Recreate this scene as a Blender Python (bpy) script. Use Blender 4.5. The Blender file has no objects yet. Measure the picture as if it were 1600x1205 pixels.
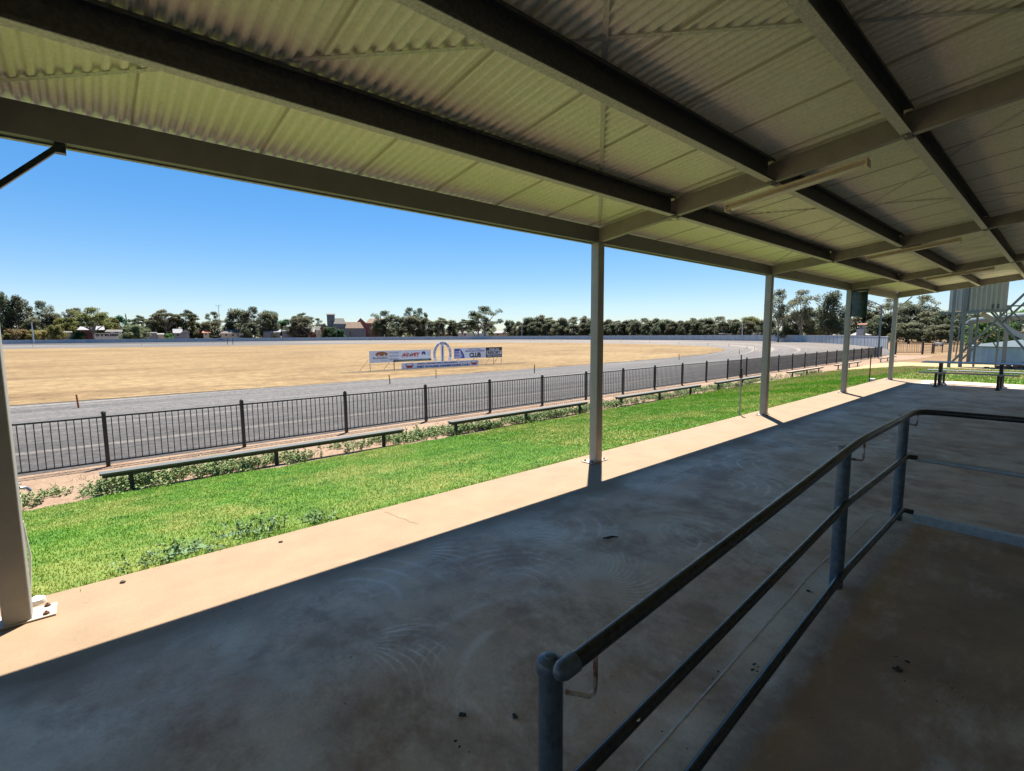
import bpy, math, random
from mathutils import Vector, Matrix
R=random.Random(7)
PI=math.pi
S=bpy.context.scene
COL=S.collection
# ---------------------------------------------------------------- camera model
FPX,YAW,PIT,ROL=756.97,0.8523,0.1045,-0.0077
EYE=Vector((0,0,1.7))
fw=Vector((math.cos(PIT)*math.cos(YAW),math.cos(PIT)*math.sin(YAW),-math.sin(PIT)))
rt=Vector((math.sin(YAW),-math.cos(YAW),0)); up=rt.cross(fw)
rt,up=math.cos(ROL)*rt+math.sin(ROL)*up,-math.sin(ROL)*rt+math.cos(ROL)*up
def ray(x,y): return fw*FPX+rt*(x-800)-up*(y-602.5)
def gnd(x,y,z=-.8):
    d=ray(x,y); return EYE+d*((z-EYE.z)/d.z)
def onx(x,y,X):
    d=ray(x,y); return EYE+d*(X/d.x)
def away(x,D,z=-.8):            # ground point in the direction seen at column x, D metres off
    d=ray(x,525); d.z=0; d.normalize(); p=EYE+d*D; p.z=z; return p
def zat(P,py):                   # height above which a thing at P reaches row py
    lo,hi=-3.,80.
    for _ in range(40):
        m=(lo+hi)/2; d=Vector((P.x,P.y,m))-EYE; y=602.5-FPX*d.dot(up)/d.dot(fw)
        if y>py: lo=m
        else: hi=m
    return lo
def mpp(P):                      # metres per photo pixel across the view at P
    return (P-EYE).dot(fw)/FPX
# ---------------------------------------------------------------- materials
def nodes(name):
    m=bpy.data.materials.new(name); m.use_nodes=True; nt=m.node_tree
    return m,nt,nt.nodes['Principled BSDF']
def link(nt,a,b): nt.links.new(a,b)
def N(nt,t,**k):
    n=nt.nodes.new(t)
    for a,b in k.items(): setattr(n,a,b)
    return n
def noise(nt,scale,det=4,rough=.6,vec=None):
    n=N(nt,'ShaderNodeTexNoise'); n.inputs['Scale'].default_value=scale; n.inputs['Detail'].default_value=det; n.inputs['Roughness'].default_value=rough
    if vec is not None: link(nt,vec,n.inputs['Vector'])
    return n.outputs['Fac']
def ramp(nt,fac,stops):
    r=N(nt,'ShaderNodeValToRGB'); e=r.color_ramp.elements
    while len(e)<len(stops): e.new(.5)
    for i,(p,c) in enumerate(stops):
        e[i].position=p; e[i].color=(*c,1) if len(c)==3 else c
    link(nt,fac,r.inputs['Fac']); return r.outputs['Color']
def g3(v): return (v,v,v)
def mixc(nt,f,a,b,mode='MIX'):
    m=N(nt,'ShaderNodeMix',data_type='RGBA',blend_type=mode)
    for s,v in ((0,f),(6,a),(7,b)):
        if hasattr(v,'links') or hasattr(v,'is_linked'): link(nt,v,m.inputs[s])
        elif s==0: m.inputs[0].default_value=v
        else: m.inputs[s].default_value=(*v,1)
    return m.outputs[2]
def mth(nt,op,a,b=0,c=None):
    m=N(nt,'ShaderNodeMath',operation=op)
    for i,v in enumerate((a,b) if c is None else (a,b,c)):
        if hasattr(v,'is_linked'): link(nt,v,m.inputs[i])
        else: m.inputs[i].default_value=v
    return m.outputs[0]
def pos(nt,kind='Object'): return N(nt,'ShaderNodeTexCoord').outputs[kind]
def mapv(nt,vec,sc):
    m=N(nt,'ShaderNodeMapping'); m.inputs['Scale'].default_value=sc; link(nt,vec,m.inputs['Vector']); return m.outputs[0]
def bump(nt,b,h,st,dist=.01):
    n=N(nt,'ShaderNodeBump'); n.inputs['Strength'].default_value=st; n.inputs['Distance'].default_value=dist
    link(nt,h,n.inputs['Height']); link(nt,n.outputs[0],b.inputs['Normal'])
def mat(name,c1,c2=None,scale=8,rough=.7,metal=0,bmp=0,spread=.25,sc3=None,spec=None):
    m,nt,b=nodes(name); b.inputs['Roughness'].default_value=rough; b.inputs['Metallic'].default_value=metal
    if spec is not None: b.inputs['Specular IOR Level'].default_value=spec
    v=pos(nt)
    if sc3: v=mapv(nt,v,sc3)
    f=noise(nt,scale,6,.65,v)
    if c2 is None: c2=tuple(x*.8 for x in c1)
    link(nt,ramp(nt,f,[(.5-spread,c1),(.5+spread,c2)]),b.inputs['Base Color'])
    if bmp: bump(nt,b,noise(nt,scale*6,4,.6,v),bmp)
    return m
M={}
M['post']=mat('painted_steel_post',(.36,.35,.32),(.27,.27,.26),5,.5,0,.05)
M['eave']=mat('painted_steel_beam',(.20,.19,.18),(.14,.135,.13),4,.55,0,.05)
M['rafter']=mat('painted_steel_rafter',(.30,.275,.24),(.21,.19,.165),6,.55,0,.08)
M['galv']=mat('galvanised_steel',(.42,.42,.40),(.20,.20,.195),35,.5,.35,.1,.18)
M['purlin']=mat('weathered_shaded_galvanised_purlin',(.13,.127,.12),(.055,.053,.05),45,.65,.2,.1,.2)  # zinc darkened: shade on the purlin web put into the colour
M['flange']=mat('speckled_bounce_lit_flange',(.56,.54,.48),(.30,.29,.25),60,.55,.1,.1,.16)  # same zinc lightened: bounce light on the underside put into the colour
M['rail']=mat('dark_galvanised_rail',(.045,.055,.066),(.022,.028,.035),40,.26,.35,.04,.2)
M['railpost']=mat('blue_grey_galvanised_post',(.13,.19,.25),(.055,.085,.12),28,.42,.3,.1,.22)
M['galvblue']=mat('sky_tinted_galvanised_rail',(0.405,0.513,0.594),(0.270,0.351,0.432),30,.4,.2,.06,.2)  # lighter blue copy of the rail steel; sky reflection put into the colour
M['bracket']=mat('rusting_white_bracket',(.55,.53,.5),(.16,.07,.03),22,.6,0,.1,.12)
M['plate']=mat('cream_painted_plate',(.46,.42,.36),(.33,.29,.25),14,.6)
M['bolt']=mat('rusty_bolt',(.20,.10,.06),(.09,.05,.035),60,.8,.3)
M['strap']=mat('galvanised_strap',(.62,.60,.54),(.4,.38,.33),40,.5,.2)
M['batten']=mat('stained_cream_light_case',(.90,.85,.70),(.66,.50,.30),7,.5,0,0,.42,(1,6,6))
M['tube']=mat('white_lamp_tube',(.8,.8,.78),(.75,.75,.72),5,.3)
M['black']=mat('black_powder_coat',(.012,.013,.014),(.02,.021,.022),20,.45)
M['benchtop']=mat('weathered_green_bench_plank',(.12,.125,.115),(.07,.075,.07),5,.55,0,.2,.2,(1,14,14))
M['benchleg']=mat('dark_timber_leg',(.05,.04,.035),(.03,.026,.022),20,.8)
M['tan_bench']=mat('weathered_tan_bench_plank',(.36,.28,.21),(.24,.19,.15),5,.7,0,.2,.2,(1,14,14))
M['brick']=None
M['white']=mat('aged_white_paint',(0.592,0.600,0.608),(0.464,0.480,0.496),3,.6)
M['wallwhite']=mat('white_painted_panel',(0.395,0.418,0.441),(0.289,0.319,0.350),.35,.6,0,0,.2)
M['capwhite']=mat('white_cap_rail',(0.624,0.624,0.624),(0.560,0.560,0.560),2,.5)
M['sign']=mat('sign_white_sheet',(0.800,0.820,0.850),(0.720,0.740,0.780),2,.5)
M['ink']=mat('sign_black_ink',(.015,.015,.02),(.02,.02,.025),4,.5)
M['navy']=mat('sign_navy_ink',(.02,.035,.2),(.03,.045,.24),4,.5)
M['blue']=mat('sign_blue_ink',(.03,.12,.40),(.04,.14,.42),4,.5)
M['red']=mat('sign_red_ink',(.52,.02,.02),(.45,.02,.02),4,.5)
M['ochre']=mat('sign_brown_ink',(.42,.16,.06),(.30,.10,.04),9,.5)
M['greenink']=mat('sign_dark_green_ink',(.02,.05,.03),(.03,.07,.04),9,.5)
M['greyink']=mat('sign_grey_ink',(.25,.27,.33),(.3,.32,.38),9,.5)
M['zinc']=mat('corrugated_zinc',(0.158,0.173,0.187),(0.108,0.119,0.130),.6,.55,.25,0,.2,(1,1,.3))
M['rustroof']=mat('rusting_iron_roof',(0.211,0.160,0.115),(0.128,0.064,0.038),.9,.9,0)
M['paleroof']=mat('pale_iron_roof',(0.134,0.128,0.116),(0.105,0.097,0.086),.4,.9,0)
M['whiteroof']=mat('white_iron_roof',(0.272,0.277,0.283),(0.240,0.245,0.250),.4,.9,0)
M['creamwall']=mat('cream_house_wall',(.50,.43,.33),(.4,.34,.26),.5,.8)
M['greywall']=mat('grey_shed_wall',(.25,.25,.26),(.17,.17,.18),.5,.8)
M['redwall']=mat('dark_red_wall',(.16,.04,.035),(.10,.03,.025),.5,.8)
M['glass']=mat('dark_window_glass',(.02,.025,.03),(.03,.035,.04),2,.12)
M['terra']=mat('terracotta_roof',(.45,.18,.10),(.34,.13,.08),.8,.8)
M['tankblue']=mat('pale_blue_corrugated_iron',(0.245,0.416,0.490),(0.184,0.330,0.404),.8,.5,.1)
M['tankroof']=mat('grey_iron_tank_roof',(0.075,0.105,0.118),(0.055,0.078,0.088),.8,.9,0)
M['greensteel']=mat('grey_green_steel',(.15,.185,.19),(.10,.13,.135),2,.55,.2)
M['cabin']=mat('cream_ribbed_cladding',(0.313,0.313,0.252),(0.258,0.258,0.204),1,.6)
M['cabinwhite']=mat('white_ribbed_cladding',(0.400,0.424,0.432),(0.336,0.360,0.368),1,.6)
M['screen']=mat('glossy_dark_teal_cover',(.006,.03,.032),(.02,.06,.06),7,.16,0,.5,.12)
M['bark']=mat('pale_gum_bark',(.36,.30,.24),(.16,.13,.10),1.2,.9,0,0,.2,(1,1,.3))
M['darkbark']=mat('dark_bark',(.12,.09,.07),(.07,.055,.045),1.2,.9)
M['tap']=mat('chrome_tap',(.7,.72,.75),(.5,.52,.55),20,.2,.9)
M['pvc']=mat('white_plastic',(.8,.8,.78),(.7,.7,.68),9,.4)
M['leaflitter']=mat('brown_litter',(.07,.05,.04),(.03,.02,.015),30,.9)
M['rubble']=mat('red_rubble',(.33,.12,.07),(.20,.08,.05),5,.9,0,.4)
M['carwhite']=mat('white_car_paint',(.75,.74,.74),(.7,.69,.69),2,.25)
M['rubber']=mat('black_rubber',(.02,.02,.02),(.03,.03,.03),9,.8)
M['peg']=mat('dark_marker_peg',(.05,.035,.03),(.03,.025,.02),9,.7)
M['pegorange']=mat('orange_marker_peg',(.40,.12,.03),(.28,.09,.03),9,.7)
M['polewood']=mat('pale_weathered_pole',(.50,.48,.43),(.36,.34,.3),2,.7)
# brick with openings-free courses
def brickmat(name,a,b,mor,sc=4):
    m,nt,bs=nodes(name); bs.inputs['Roughness'].default_value=.85
    t=N(nt,'ShaderNodeTexBrick'); t.inputs['Scale'].default_value=sc
    t.inputs['Color1'].default_value=(*a,1); t.inputs['Color2'].default_value=(*b,1); t.inputs['Mortar'].default_value=(*mor,1)
    v=pos(nt); s=N(nt,'ShaderNodeSeparateXYZ'); link(nt,v,s.inputs[0]); c=N(nt,'ShaderNodeCombineXYZ')
    link(nt,mth(nt,'ADD',s.outputs[0],s.outputs[1]),c.inputs[0]); link(nt,s.outputs[2],c.inputs[1]); link(nt,c.outputs[0],t.inputs['Vector'])
    link(nt,mixc(nt,noise(nt,1.2,4,.6,v),t.outputs['Color'],a),bs.inputs['Base Color']); return m
M['brick']=brickmat('old_red_brick',(.22,.07,.05),(.17,.055,.04),(.22,.16,.13),3)
M['bouncebrick']=brickmat('bounce_wall_brick',(.50,.44,.36),(.44,.38,.31),(.45,.42,.38),4)  # cream tone of the unseen wall, raised to bounce light back
# roof sheeting underside
def roofmat():
    m,nt,b=nodes('cream_corrugated_sheeting'); b.inputs['Roughness'].default_value=.34; b.inputs['Metallic'].default_value=.0
    v=pos(nt)
    a=ramp(nt,noise(nt,1.1,5,.6,v),[(.3,(.86,.82,.69)),(.7,(.79,.75,.62))])
    d=ramp(nt,noise(nt,38,4,.7,v),[(.35,g3(.86)),(.6,g3(1))])
    link(nt,mixc(nt,1,a,d,'MULTIPLY'),b.inputs['Base Color']); return m
M['roof']=roofmat()
# concrete with trowel swirls, dust, stains
def concretemat():
    m,nt,b=nodes('trowelled_concrete'); v=pos(nt)
    big=noise(nt,.55,5,.55,v); med=noise(nt,2.4,6,.65,v); fine=noise(nt,60,4,.7,v)
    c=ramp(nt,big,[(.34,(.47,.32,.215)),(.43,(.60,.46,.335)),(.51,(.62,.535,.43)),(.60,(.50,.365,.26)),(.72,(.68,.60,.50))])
    c=mixc(nt,1,c,ramp(nt,med,[(.30,g3(.70)),(.5,g3(1)),(.70,g3(1.14))]),'MULTIPLY')
    s=N(nt,'ShaderNodeSeparateXYZ'); link(nt,v,s.inputs[0])
    # sunlit outer strip painted darker than the shaded floor to balance the light
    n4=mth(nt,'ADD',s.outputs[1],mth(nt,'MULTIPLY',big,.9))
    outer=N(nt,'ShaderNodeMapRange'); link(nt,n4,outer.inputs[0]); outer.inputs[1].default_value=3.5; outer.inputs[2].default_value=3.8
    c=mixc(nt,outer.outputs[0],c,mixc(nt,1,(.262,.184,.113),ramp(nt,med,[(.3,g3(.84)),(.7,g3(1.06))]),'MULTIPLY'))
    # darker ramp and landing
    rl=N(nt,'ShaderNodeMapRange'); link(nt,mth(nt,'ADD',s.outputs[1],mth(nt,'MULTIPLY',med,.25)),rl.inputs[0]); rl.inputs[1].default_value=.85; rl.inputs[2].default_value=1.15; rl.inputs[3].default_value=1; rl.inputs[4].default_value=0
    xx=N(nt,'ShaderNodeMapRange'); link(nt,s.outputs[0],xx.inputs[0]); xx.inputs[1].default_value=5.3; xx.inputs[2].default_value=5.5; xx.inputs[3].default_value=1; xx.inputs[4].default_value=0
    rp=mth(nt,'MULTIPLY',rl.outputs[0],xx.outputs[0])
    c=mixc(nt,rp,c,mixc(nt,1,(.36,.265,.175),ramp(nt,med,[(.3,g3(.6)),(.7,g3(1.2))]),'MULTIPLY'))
    # swirl fans
    tot=None
    for i,(cx,cy,r0,r1,fr,th,wd,st) in enumerate(((2.1,2.35,.15,.75,75,.6,1.3,.9),(3.55,2.05,.2,.85,60,-.6,1.5,1),(3.9,1.85,.1,.55,80,2.5,1.2,.8),(1.7,1.55,.35,1.0,26,1.9,1.7,.7),(2.6,1.35,.3,.9,30,-2.2,1.3,.6),(5.3,2.5,.2,1.1,50,-.9,1.4,.9),(6.6,2.2,.3,1.3,34,2.1,1.5,.8),(4.9,1.6,.2,.7,40,1.,1.3,.6),(8.2,1.6,.4,1.5,26,.3,1.6,.8),(9.5,2.6,.4,1.6,24,-2,1.4,.8),(2.9,3.0,.2,.9,46,-1.2,1.2,.6),(1.1,2.9,.2,.9,40,.5,1.3,.5),(.9,1.7,.2,.8,34,-.4,1.4,.5))):
        dx=mth(nt,'SUBTRACT',s.outputs[0],cx); dy=mth(nt,'SUBTRACT',s.outputs[1],cy)
        d=mth(nt,'SQRT',mth(nt,'ADD',mth(nt,'MULTIPLY',dx,dx),mth(nt,'MULTIPLY',dy,dy)))
        dw=mth(nt,'ADD',d,mth(nt,'MULTIPLY',med,.10))
        w=mth(nt,'POWER',mth(nt,'ABSOLUTE',mth(nt,'SINE',mth(nt,'MULTIPLY',dw,fr*.5))),14)
        an=mth(nt,'ARCTAN2',dy,dx)
        aa=mth(nt,'COSINE',mth(nt,'SUBTRACT',an,th))
        am=N(nt,'ShaderNodeMapRange'); link(nt,aa,am.inputs[0]); am.inputs[1].default_value=math.cos(wd); am.inputs[2].default_value=math.cos(wd*.4)
        rm=N(nt,'ShaderNodeMapRange'); link(nt,d,rm.inputs[0]); rm.inputs[1].default_value=r1; rm.inputs[2].default_value=r1*.55
        ri=N(nt,'ShaderNodeMapRange'); link(nt,d,ri.inputs[0]); ri.inputs[1].default_value=r0*.6; ri.inputs[2].default_value=r0
        k=mth(nt,'MULTIPLY',mth(nt,'MULTIPLY',w,am.outputs[0]),mth(nt,'MULTIPLY',rm.outputs[0],ri.outputs[0]))
        k=mth(nt,'MULTIPLY',k,st)
        tot=k if tot is None else mth(nt,'MAXIMUM',tot,k)
    for (px_,py_,r1,nl,tw,th,wd,st) in ((548,1018,.62,34,1.9,.15,1.0,1),(925,905,.62,46,-1.6,-.9,1.3,1),(792,846,.6,30,1.2,.3,.9,.8),(1040,770,.7,40,1.1,.6,1.2,.6),(640,868,.6,26,1.4,.2,.9,.7),(720,985,.5,24,-1.5,2.6,1.1,.6),(1180,700,.9,34,1.3,.2,1.3,.6)):
        q=gnd(px_,py_,0); dx=mth(nt,'SUBTRACT',s.outputs[0],q.x); dy=mth(nt,'SUBTRACT',s.outputs[1],q.y)
        d=mth(nt,'SQRT',mth(nt,'ADD',mth(nt,'MULTIPLY',dx,dx),mth(nt,'MULTIPLY',dy,dy))); an=mth(nt,'ARCTAN2',dy,dx)
        an2=mth(nt,'ADD',an,mth(nt,'ADD',mth(nt,'MULTIPLY',d,tw),mth(nt,'MULTIPLY',med,.25)))
        w=mth(nt,'POWER',mth(nt,'ABSOLUTE',mth(nt,'SINE',mth(nt,'MULTIPLY',an2,nl*.5))),9)
        aa=mth(nt,'COSINE',mth(nt,'SUBTRACT',an2,th))
        am=N(nt,'ShaderNodeMapRange'); link(nt,aa,am.inputs[0]); am.inputs[1].default_value=math.cos(wd); am.inputs[2].default_value=math.cos(wd*.5)
        rm=N(nt,'ShaderNodeMapRange'); link(nt,d,rm.inputs[0]); rm.inputs[1].default_value=r1; rm.inputs[2].default_value=r1*.5
        ri=N(nt,'ShaderNodeMapRange'); link(nt,d,ri.inputs[0]); ri.inputs[1].default_value=.03; ri.inputs[2].default_value=.2
        k=mth(nt,'MULTIPLY',mth(nt,'MULTIPLY',w,am.outputs[0]),mth(nt,'MULTIPLY',mth(nt,'MULTIPLY',rm.outputs[0],ri.outputs[0]),st))
        tot=mth(nt,'MAXIMUM',tot,k)
    patch=ramp(nt,noise(nt,4,3,.6,v),[(.36,g3(0)),(.58,g3(1))])
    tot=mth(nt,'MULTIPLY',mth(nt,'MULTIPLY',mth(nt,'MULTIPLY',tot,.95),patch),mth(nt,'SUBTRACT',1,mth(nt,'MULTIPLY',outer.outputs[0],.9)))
    c=mixc(nt,tot,c,(.84,.79,.72))
    # pale chalky dust drifts
    dust=ramp(nt,noise(nt,1.1,7,.7,mapv(nt,v,(.55,1.3,1))),[(.50,g3(0)),(.66,g3(.7))])
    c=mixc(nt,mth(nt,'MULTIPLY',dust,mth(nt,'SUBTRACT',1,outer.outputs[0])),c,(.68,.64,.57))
    # specks
    vo=N(nt,'ShaderNodeTexVoronoi'); vo.inputs['Scale'].default_value=7; link(nt,v,vo.inputs['Vector'])
    sp=ramp(nt,vo.outputs['Distance'],[(.035,g3(1)),(.06,g3(0))])
    c=mixc(nt,mth(nt,'MULTIPLY',sp,ramp(nt,noise(nt,1.7,2,.5,v),[(.5,g3(0)),(.62,g3(.8))])),c,(.07,.055,.045))
    c=mixc(nt,1,c,ramp(nt,fine,[(.3,g3(.88)),(.65,g3(1.05))]),'MULTIPLY')
    # brown damp blotches
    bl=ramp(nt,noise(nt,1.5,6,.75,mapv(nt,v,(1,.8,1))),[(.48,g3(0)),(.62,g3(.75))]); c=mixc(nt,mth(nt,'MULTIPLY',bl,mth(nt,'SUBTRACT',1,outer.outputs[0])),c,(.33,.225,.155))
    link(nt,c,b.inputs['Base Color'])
    rr=ramp(nt,big,[(.3,g3(.62)),(.7,g3(.82))]); b.inputs['Specular IOR Level'].default_value=.35; link(nt,rr,b.inputs['Roughness'])
    h=mth(nt,'ADD',mth(nt,'MULTIPLY',fine,.4),mth(nt,'MULTIPLY',tot,.8)); bump(nt,b,h,.25,.004)
    return m
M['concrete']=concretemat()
def grassmat(name,k=1.0,blades=False):
    m,nt,b=nodes(name); v=pos(nt); b.inputs['Roughness'].default_value=.7
    b.inputs['Specular IOR Level'].default_value=.25
    n1=noise(nt,.45,5,.65,v); n2=noise(nt,3.1,5,.7,v); n3=noise(nt,30,3,.7,v)
    c=ramp(nt,n2,[(.25,(.05*k,.16*k,.012*k)),(.5,(.105*k,.245*k,.018*k)),(.75,(.19*k,.31*k,.035*k))])
    s=N(nt,'ShaderNodeSeparateXYZ'); link(nt,v,s.inputs[0])
    def mr(i,a,z_):
        q=N(nt,'ShaderNodeMapRange'); link(nt,i,q.inputs[0]); q.inputs[1].default_value=a; q.inputs[2].default_value=z_; return q.outputs[0]
    yel=ramp(nt,n1,[(.44,g3(0)),(.58,g3(1))])
    near=mr(s.outputs[0],3.2,-.2)
    yel=mth(nt,'MAXIMUM',mth(nt,'MULTIPLY',yel,.7),mth(nt,'MULTIPLY',near,mth(nt,'MULTIPLY',mr(s.outputs[1],6.6,4.5),.75)))
    yel=mth(nt,'MULTIPLY',yel,ramp(nt,n2,[(.35,g3(.3)),(.6,g3(1))]))
    c=mixc(nt,yel,c,(.33*k,.33*k,.09*k))
    # dry far end
    far=mth(nt,'MULTIPLY',mr(s.outputs[0],17,27),mth(nt,'MAXIMUM',mr(s.outputs[1],6.6,7.6),mr(s.outputs[0],23.2,25.0)))
    pat=ramp(nt,noise(nt,.28,5,.7,mapv(nt,v,(.5,1.6,1))),[(.36,g3(1)),(.56,g3(.1))])
    c=mixc(nt,mth(nt,'MULTIPLY',far,mth(nt,'MAXIMUM',pat,mr(s.outputs[0],29,37))),c,(.33,.245,.12))
    c=mixc(nt,1,c,ramp(nt,n3,[(.3,g3(.85)),(.7,g3(1.12))]),'MULTIPLY')
    link(nt,c,b.inputs['Base Color'])
    if blades:
        tr=N(nt,'ShaderNodeBsdfTranslucent'); link(nt,c,tr.inputs[0]); mx=N(nt,'ShaderNodeMixShader'); mx.inputs[0].default_value=.35
        link(nt,b.outputs[0],mx.inputs[1]); link(nt,tr.outputs[0],mx.inputs[2]); link(nt,mx.outputs[0],nt.nodes['Material Output'].inputs['Surface'])
    return m
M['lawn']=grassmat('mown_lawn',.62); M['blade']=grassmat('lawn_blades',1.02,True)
def drymat(name,stops,sc,fine=14,stretch=(1,1,1),rough=.95,bm=.4):
    m,nt,b=nodes(name); v=pos(nt); b.inputs['Roughness'].default_value=rough; b.inputs['Specular IOR Level'].default_value=.1
    vv=mapv(nt,v,stretch)
    c=ramp(nt,noise(nt,sc,7,.7,vv),stops)
    c=mixc(nt,1,c,ramp(nt,noise(nt,fine,9,.85,v),[(.36,g3(.55)),(.64,g3(1.3))]),'MULTIPLY')
    c=mixc(nt,1,c,ramp(nt,noise(nt,.045,4,.6,v),[(.38,(.88,.85,.82)),(.6,g3(1.06))]),'MULTIPLY')
    link(nt,c,b.inputs['Base Color']); bump(nt,b,noise(nt,fine,4,.7,v),bm,.05); return m
M['dry']=drymat('dry_grass_field',[(.30,(0.125,0.089,0.046)),(.42,(0.190,0.131,0.069)),(.52,(0.236,0.171,0.089)),(.62,(0.177,0.118,0.062)),(.72,(0.262,0.197,0.108))],.13,1.6,(.45,1.5,1))
M['ground']=drymat('dry_paddock',[(.3,(0.197,0.125,0.069)),(.5,(0.216,0.148,0.082)),(.7,(0.171,0.102,0.059))],.08,4,(1,1,1))
M['dirt']=drymat('pink_dirt_verge',[(.3,(0.239,0.159,0.111)),(.5,(0.291,0.212,0.151)),(.7,(0.195,0.137,0.098))],.9,22)
M['leafdry']=mat('pale_green_weed_leaves',(0.090,0.171,0.045),(0.216,0.261,0.099),3,.8)
M['weedgreen']=mat('green_weed_leaves',(0.063,0.135,0.050),(0.135,0.216,0.090),5,.7)
def trackmat():
    m,nt,b=nodes('grey_gravel_track'); v=pos(nt); b.inputs['Roughness'].default_value=.95; b.inputs['Specular IOR Level'].default_value=.15
    s=N(nt,'ShaderNodeUVMap'); u=N(nt,'ShaderNodeSeparateXYZ'); link(nt,s.outputs[0],u.inputs[0])
    cb=N(nt,'ShaderNodeCombineXYZ'); link(nt,mth(nt,'MULTIPLY',u.outputs[0],.02),cb.inputs[0]); link(nt,u.outputs[1],cb.inputs[1])
    band=noise(nt,9,5,.7,cb.outputs[0])
    c=ramp(nt,band,[(.34,(0.060,0.058,0.057)),(.46,(0.119,0.114,0.109)),(.53,(0.078,0.076,0.075)),(.66,(0.200,0.183,0.166))])
    # smoother, darker run close to the stand; worn pale line near the inner edge
    edge=N(nt,'ShaderNodeMapRange'); link(nt,u.outputs[1],edge.inputs[0]); edge.inputs[1].default_value=.22; edge.inputs[2].default_value=.62; edge.inputs[3].default_value=.68; edge.inputs[4].default_value=1.1
    c=mixc(nt,1,c,edge.outputs[0],'MULTIPLY')
    # sandier at the far bend
    x=N(nt,'ShaderNodeSeparateXYZ'); link(nt,v,x.inputs[0]); fx=N(nt,'ShaderNodeMapRange'); link(nt,x.outputs[0],fx.inputs[0]); fx.inputs[1].default_value=45; fx.inputs[2].default_value=95
    c=mixc(nt,mth(nt,'MULTIPLY',fx.outputs[0],.62),c,ramp(nt,band,[(.35,(.24,.205,.17)),(.5,(.16,.145,.13)),(.62,(.30,.255,.21))]))
    c=mixc(nt,1,c,ramp(nt,noise(nt,7,9,.85,v),[(.36,g3(.5)),(.64,g3(1.45))]),'MULTIPLY')
    link(nt,c,b.inputs['Base Color']); bump(nt,b,noise(nt,16,4,.7,v),.5,.03); return m
M['track']=trackmat()
def leafmat(name,c1,c2,c3):
    m,nt,b=nodes(name); b.inputs['Roughness'].default_value=.6; b.inputs['Specular IOR Level'].default_value=.3
    v=N(nt,'ShaderNodeTexCoord').outputs['Object']; oi=N(nt,'ShaderNodeObjectInfo')
    c=ramp(nt,noise(nt,.5,4,.8,v),[(.28,c1),(.5,c2),(.74,c3)])
    hs=N(nt,'ShaderNodeHueSaturation'); link(nt,c,hs.inputs['Color'])
    link(nt,mth(nt,'ADD',mth(nt,'MULTIPLY',oi.outputs['Random'],.06),.47),hs.inputs['Hue']); link(nt,mth(nt,'ADD',mth(nt,'MULTIPLY',oi.outputs['Random'],.5),.75),hs.inputs['Value'])
    link(nt,hs.outputs[0],b.inputs['Base Color'])
    tr=N(nt,'ShaderNodeBsdfTranslucent'); link(nt,hs.outputs[0],tr.inputs[0]); mx=N(nt,'ShaderNodeMixShader'); mx.inputs[0].default_value=.42
    link(nt,b.outputs[0],mx.inputs[1]); link(nt,tr.outputs[0],mx.inputs[2]); link(nt,mx.outputs[0],nt.nodes['Material Output'].inputs['Surface'])
    return m
M['gum']=leafmat('grey_olive_gum_leaves',(0.095,0.099,0.062),(0.162,0.168,0.095),(0.258,0.235,0.146))
M['darkgum']=leafmat('dark_gum_leaves',(0.069,0.086,0.052),(0.115,0.136,0.076),(0.207,0.207,0.121))
M['yellowgum']=leafmat('yellow_olive_leaves',(.09,.10,.03),(.17,.17,.05),(.26,.24,.08))
M['lime']=leafmat('fresh_green_leaves',(.06,.12,.03),(.13,.22,.06),(.22,.32,.10))
M['green']=leafmat('deep_green_leaves',(.02,.07,.025),(.04,.12,.04),(.07,.17,.06))
M['tanleaf']=leafmat('tan_flowering_shrub',(.13,.12,.05),(.28,.22,.09),(.42,.30,.13))
M['paleleaf']=leafmat('pale_grey_green_leaves',(.12,.16,.08),(.20,.26,.13),(.30,.36,.20))
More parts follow.
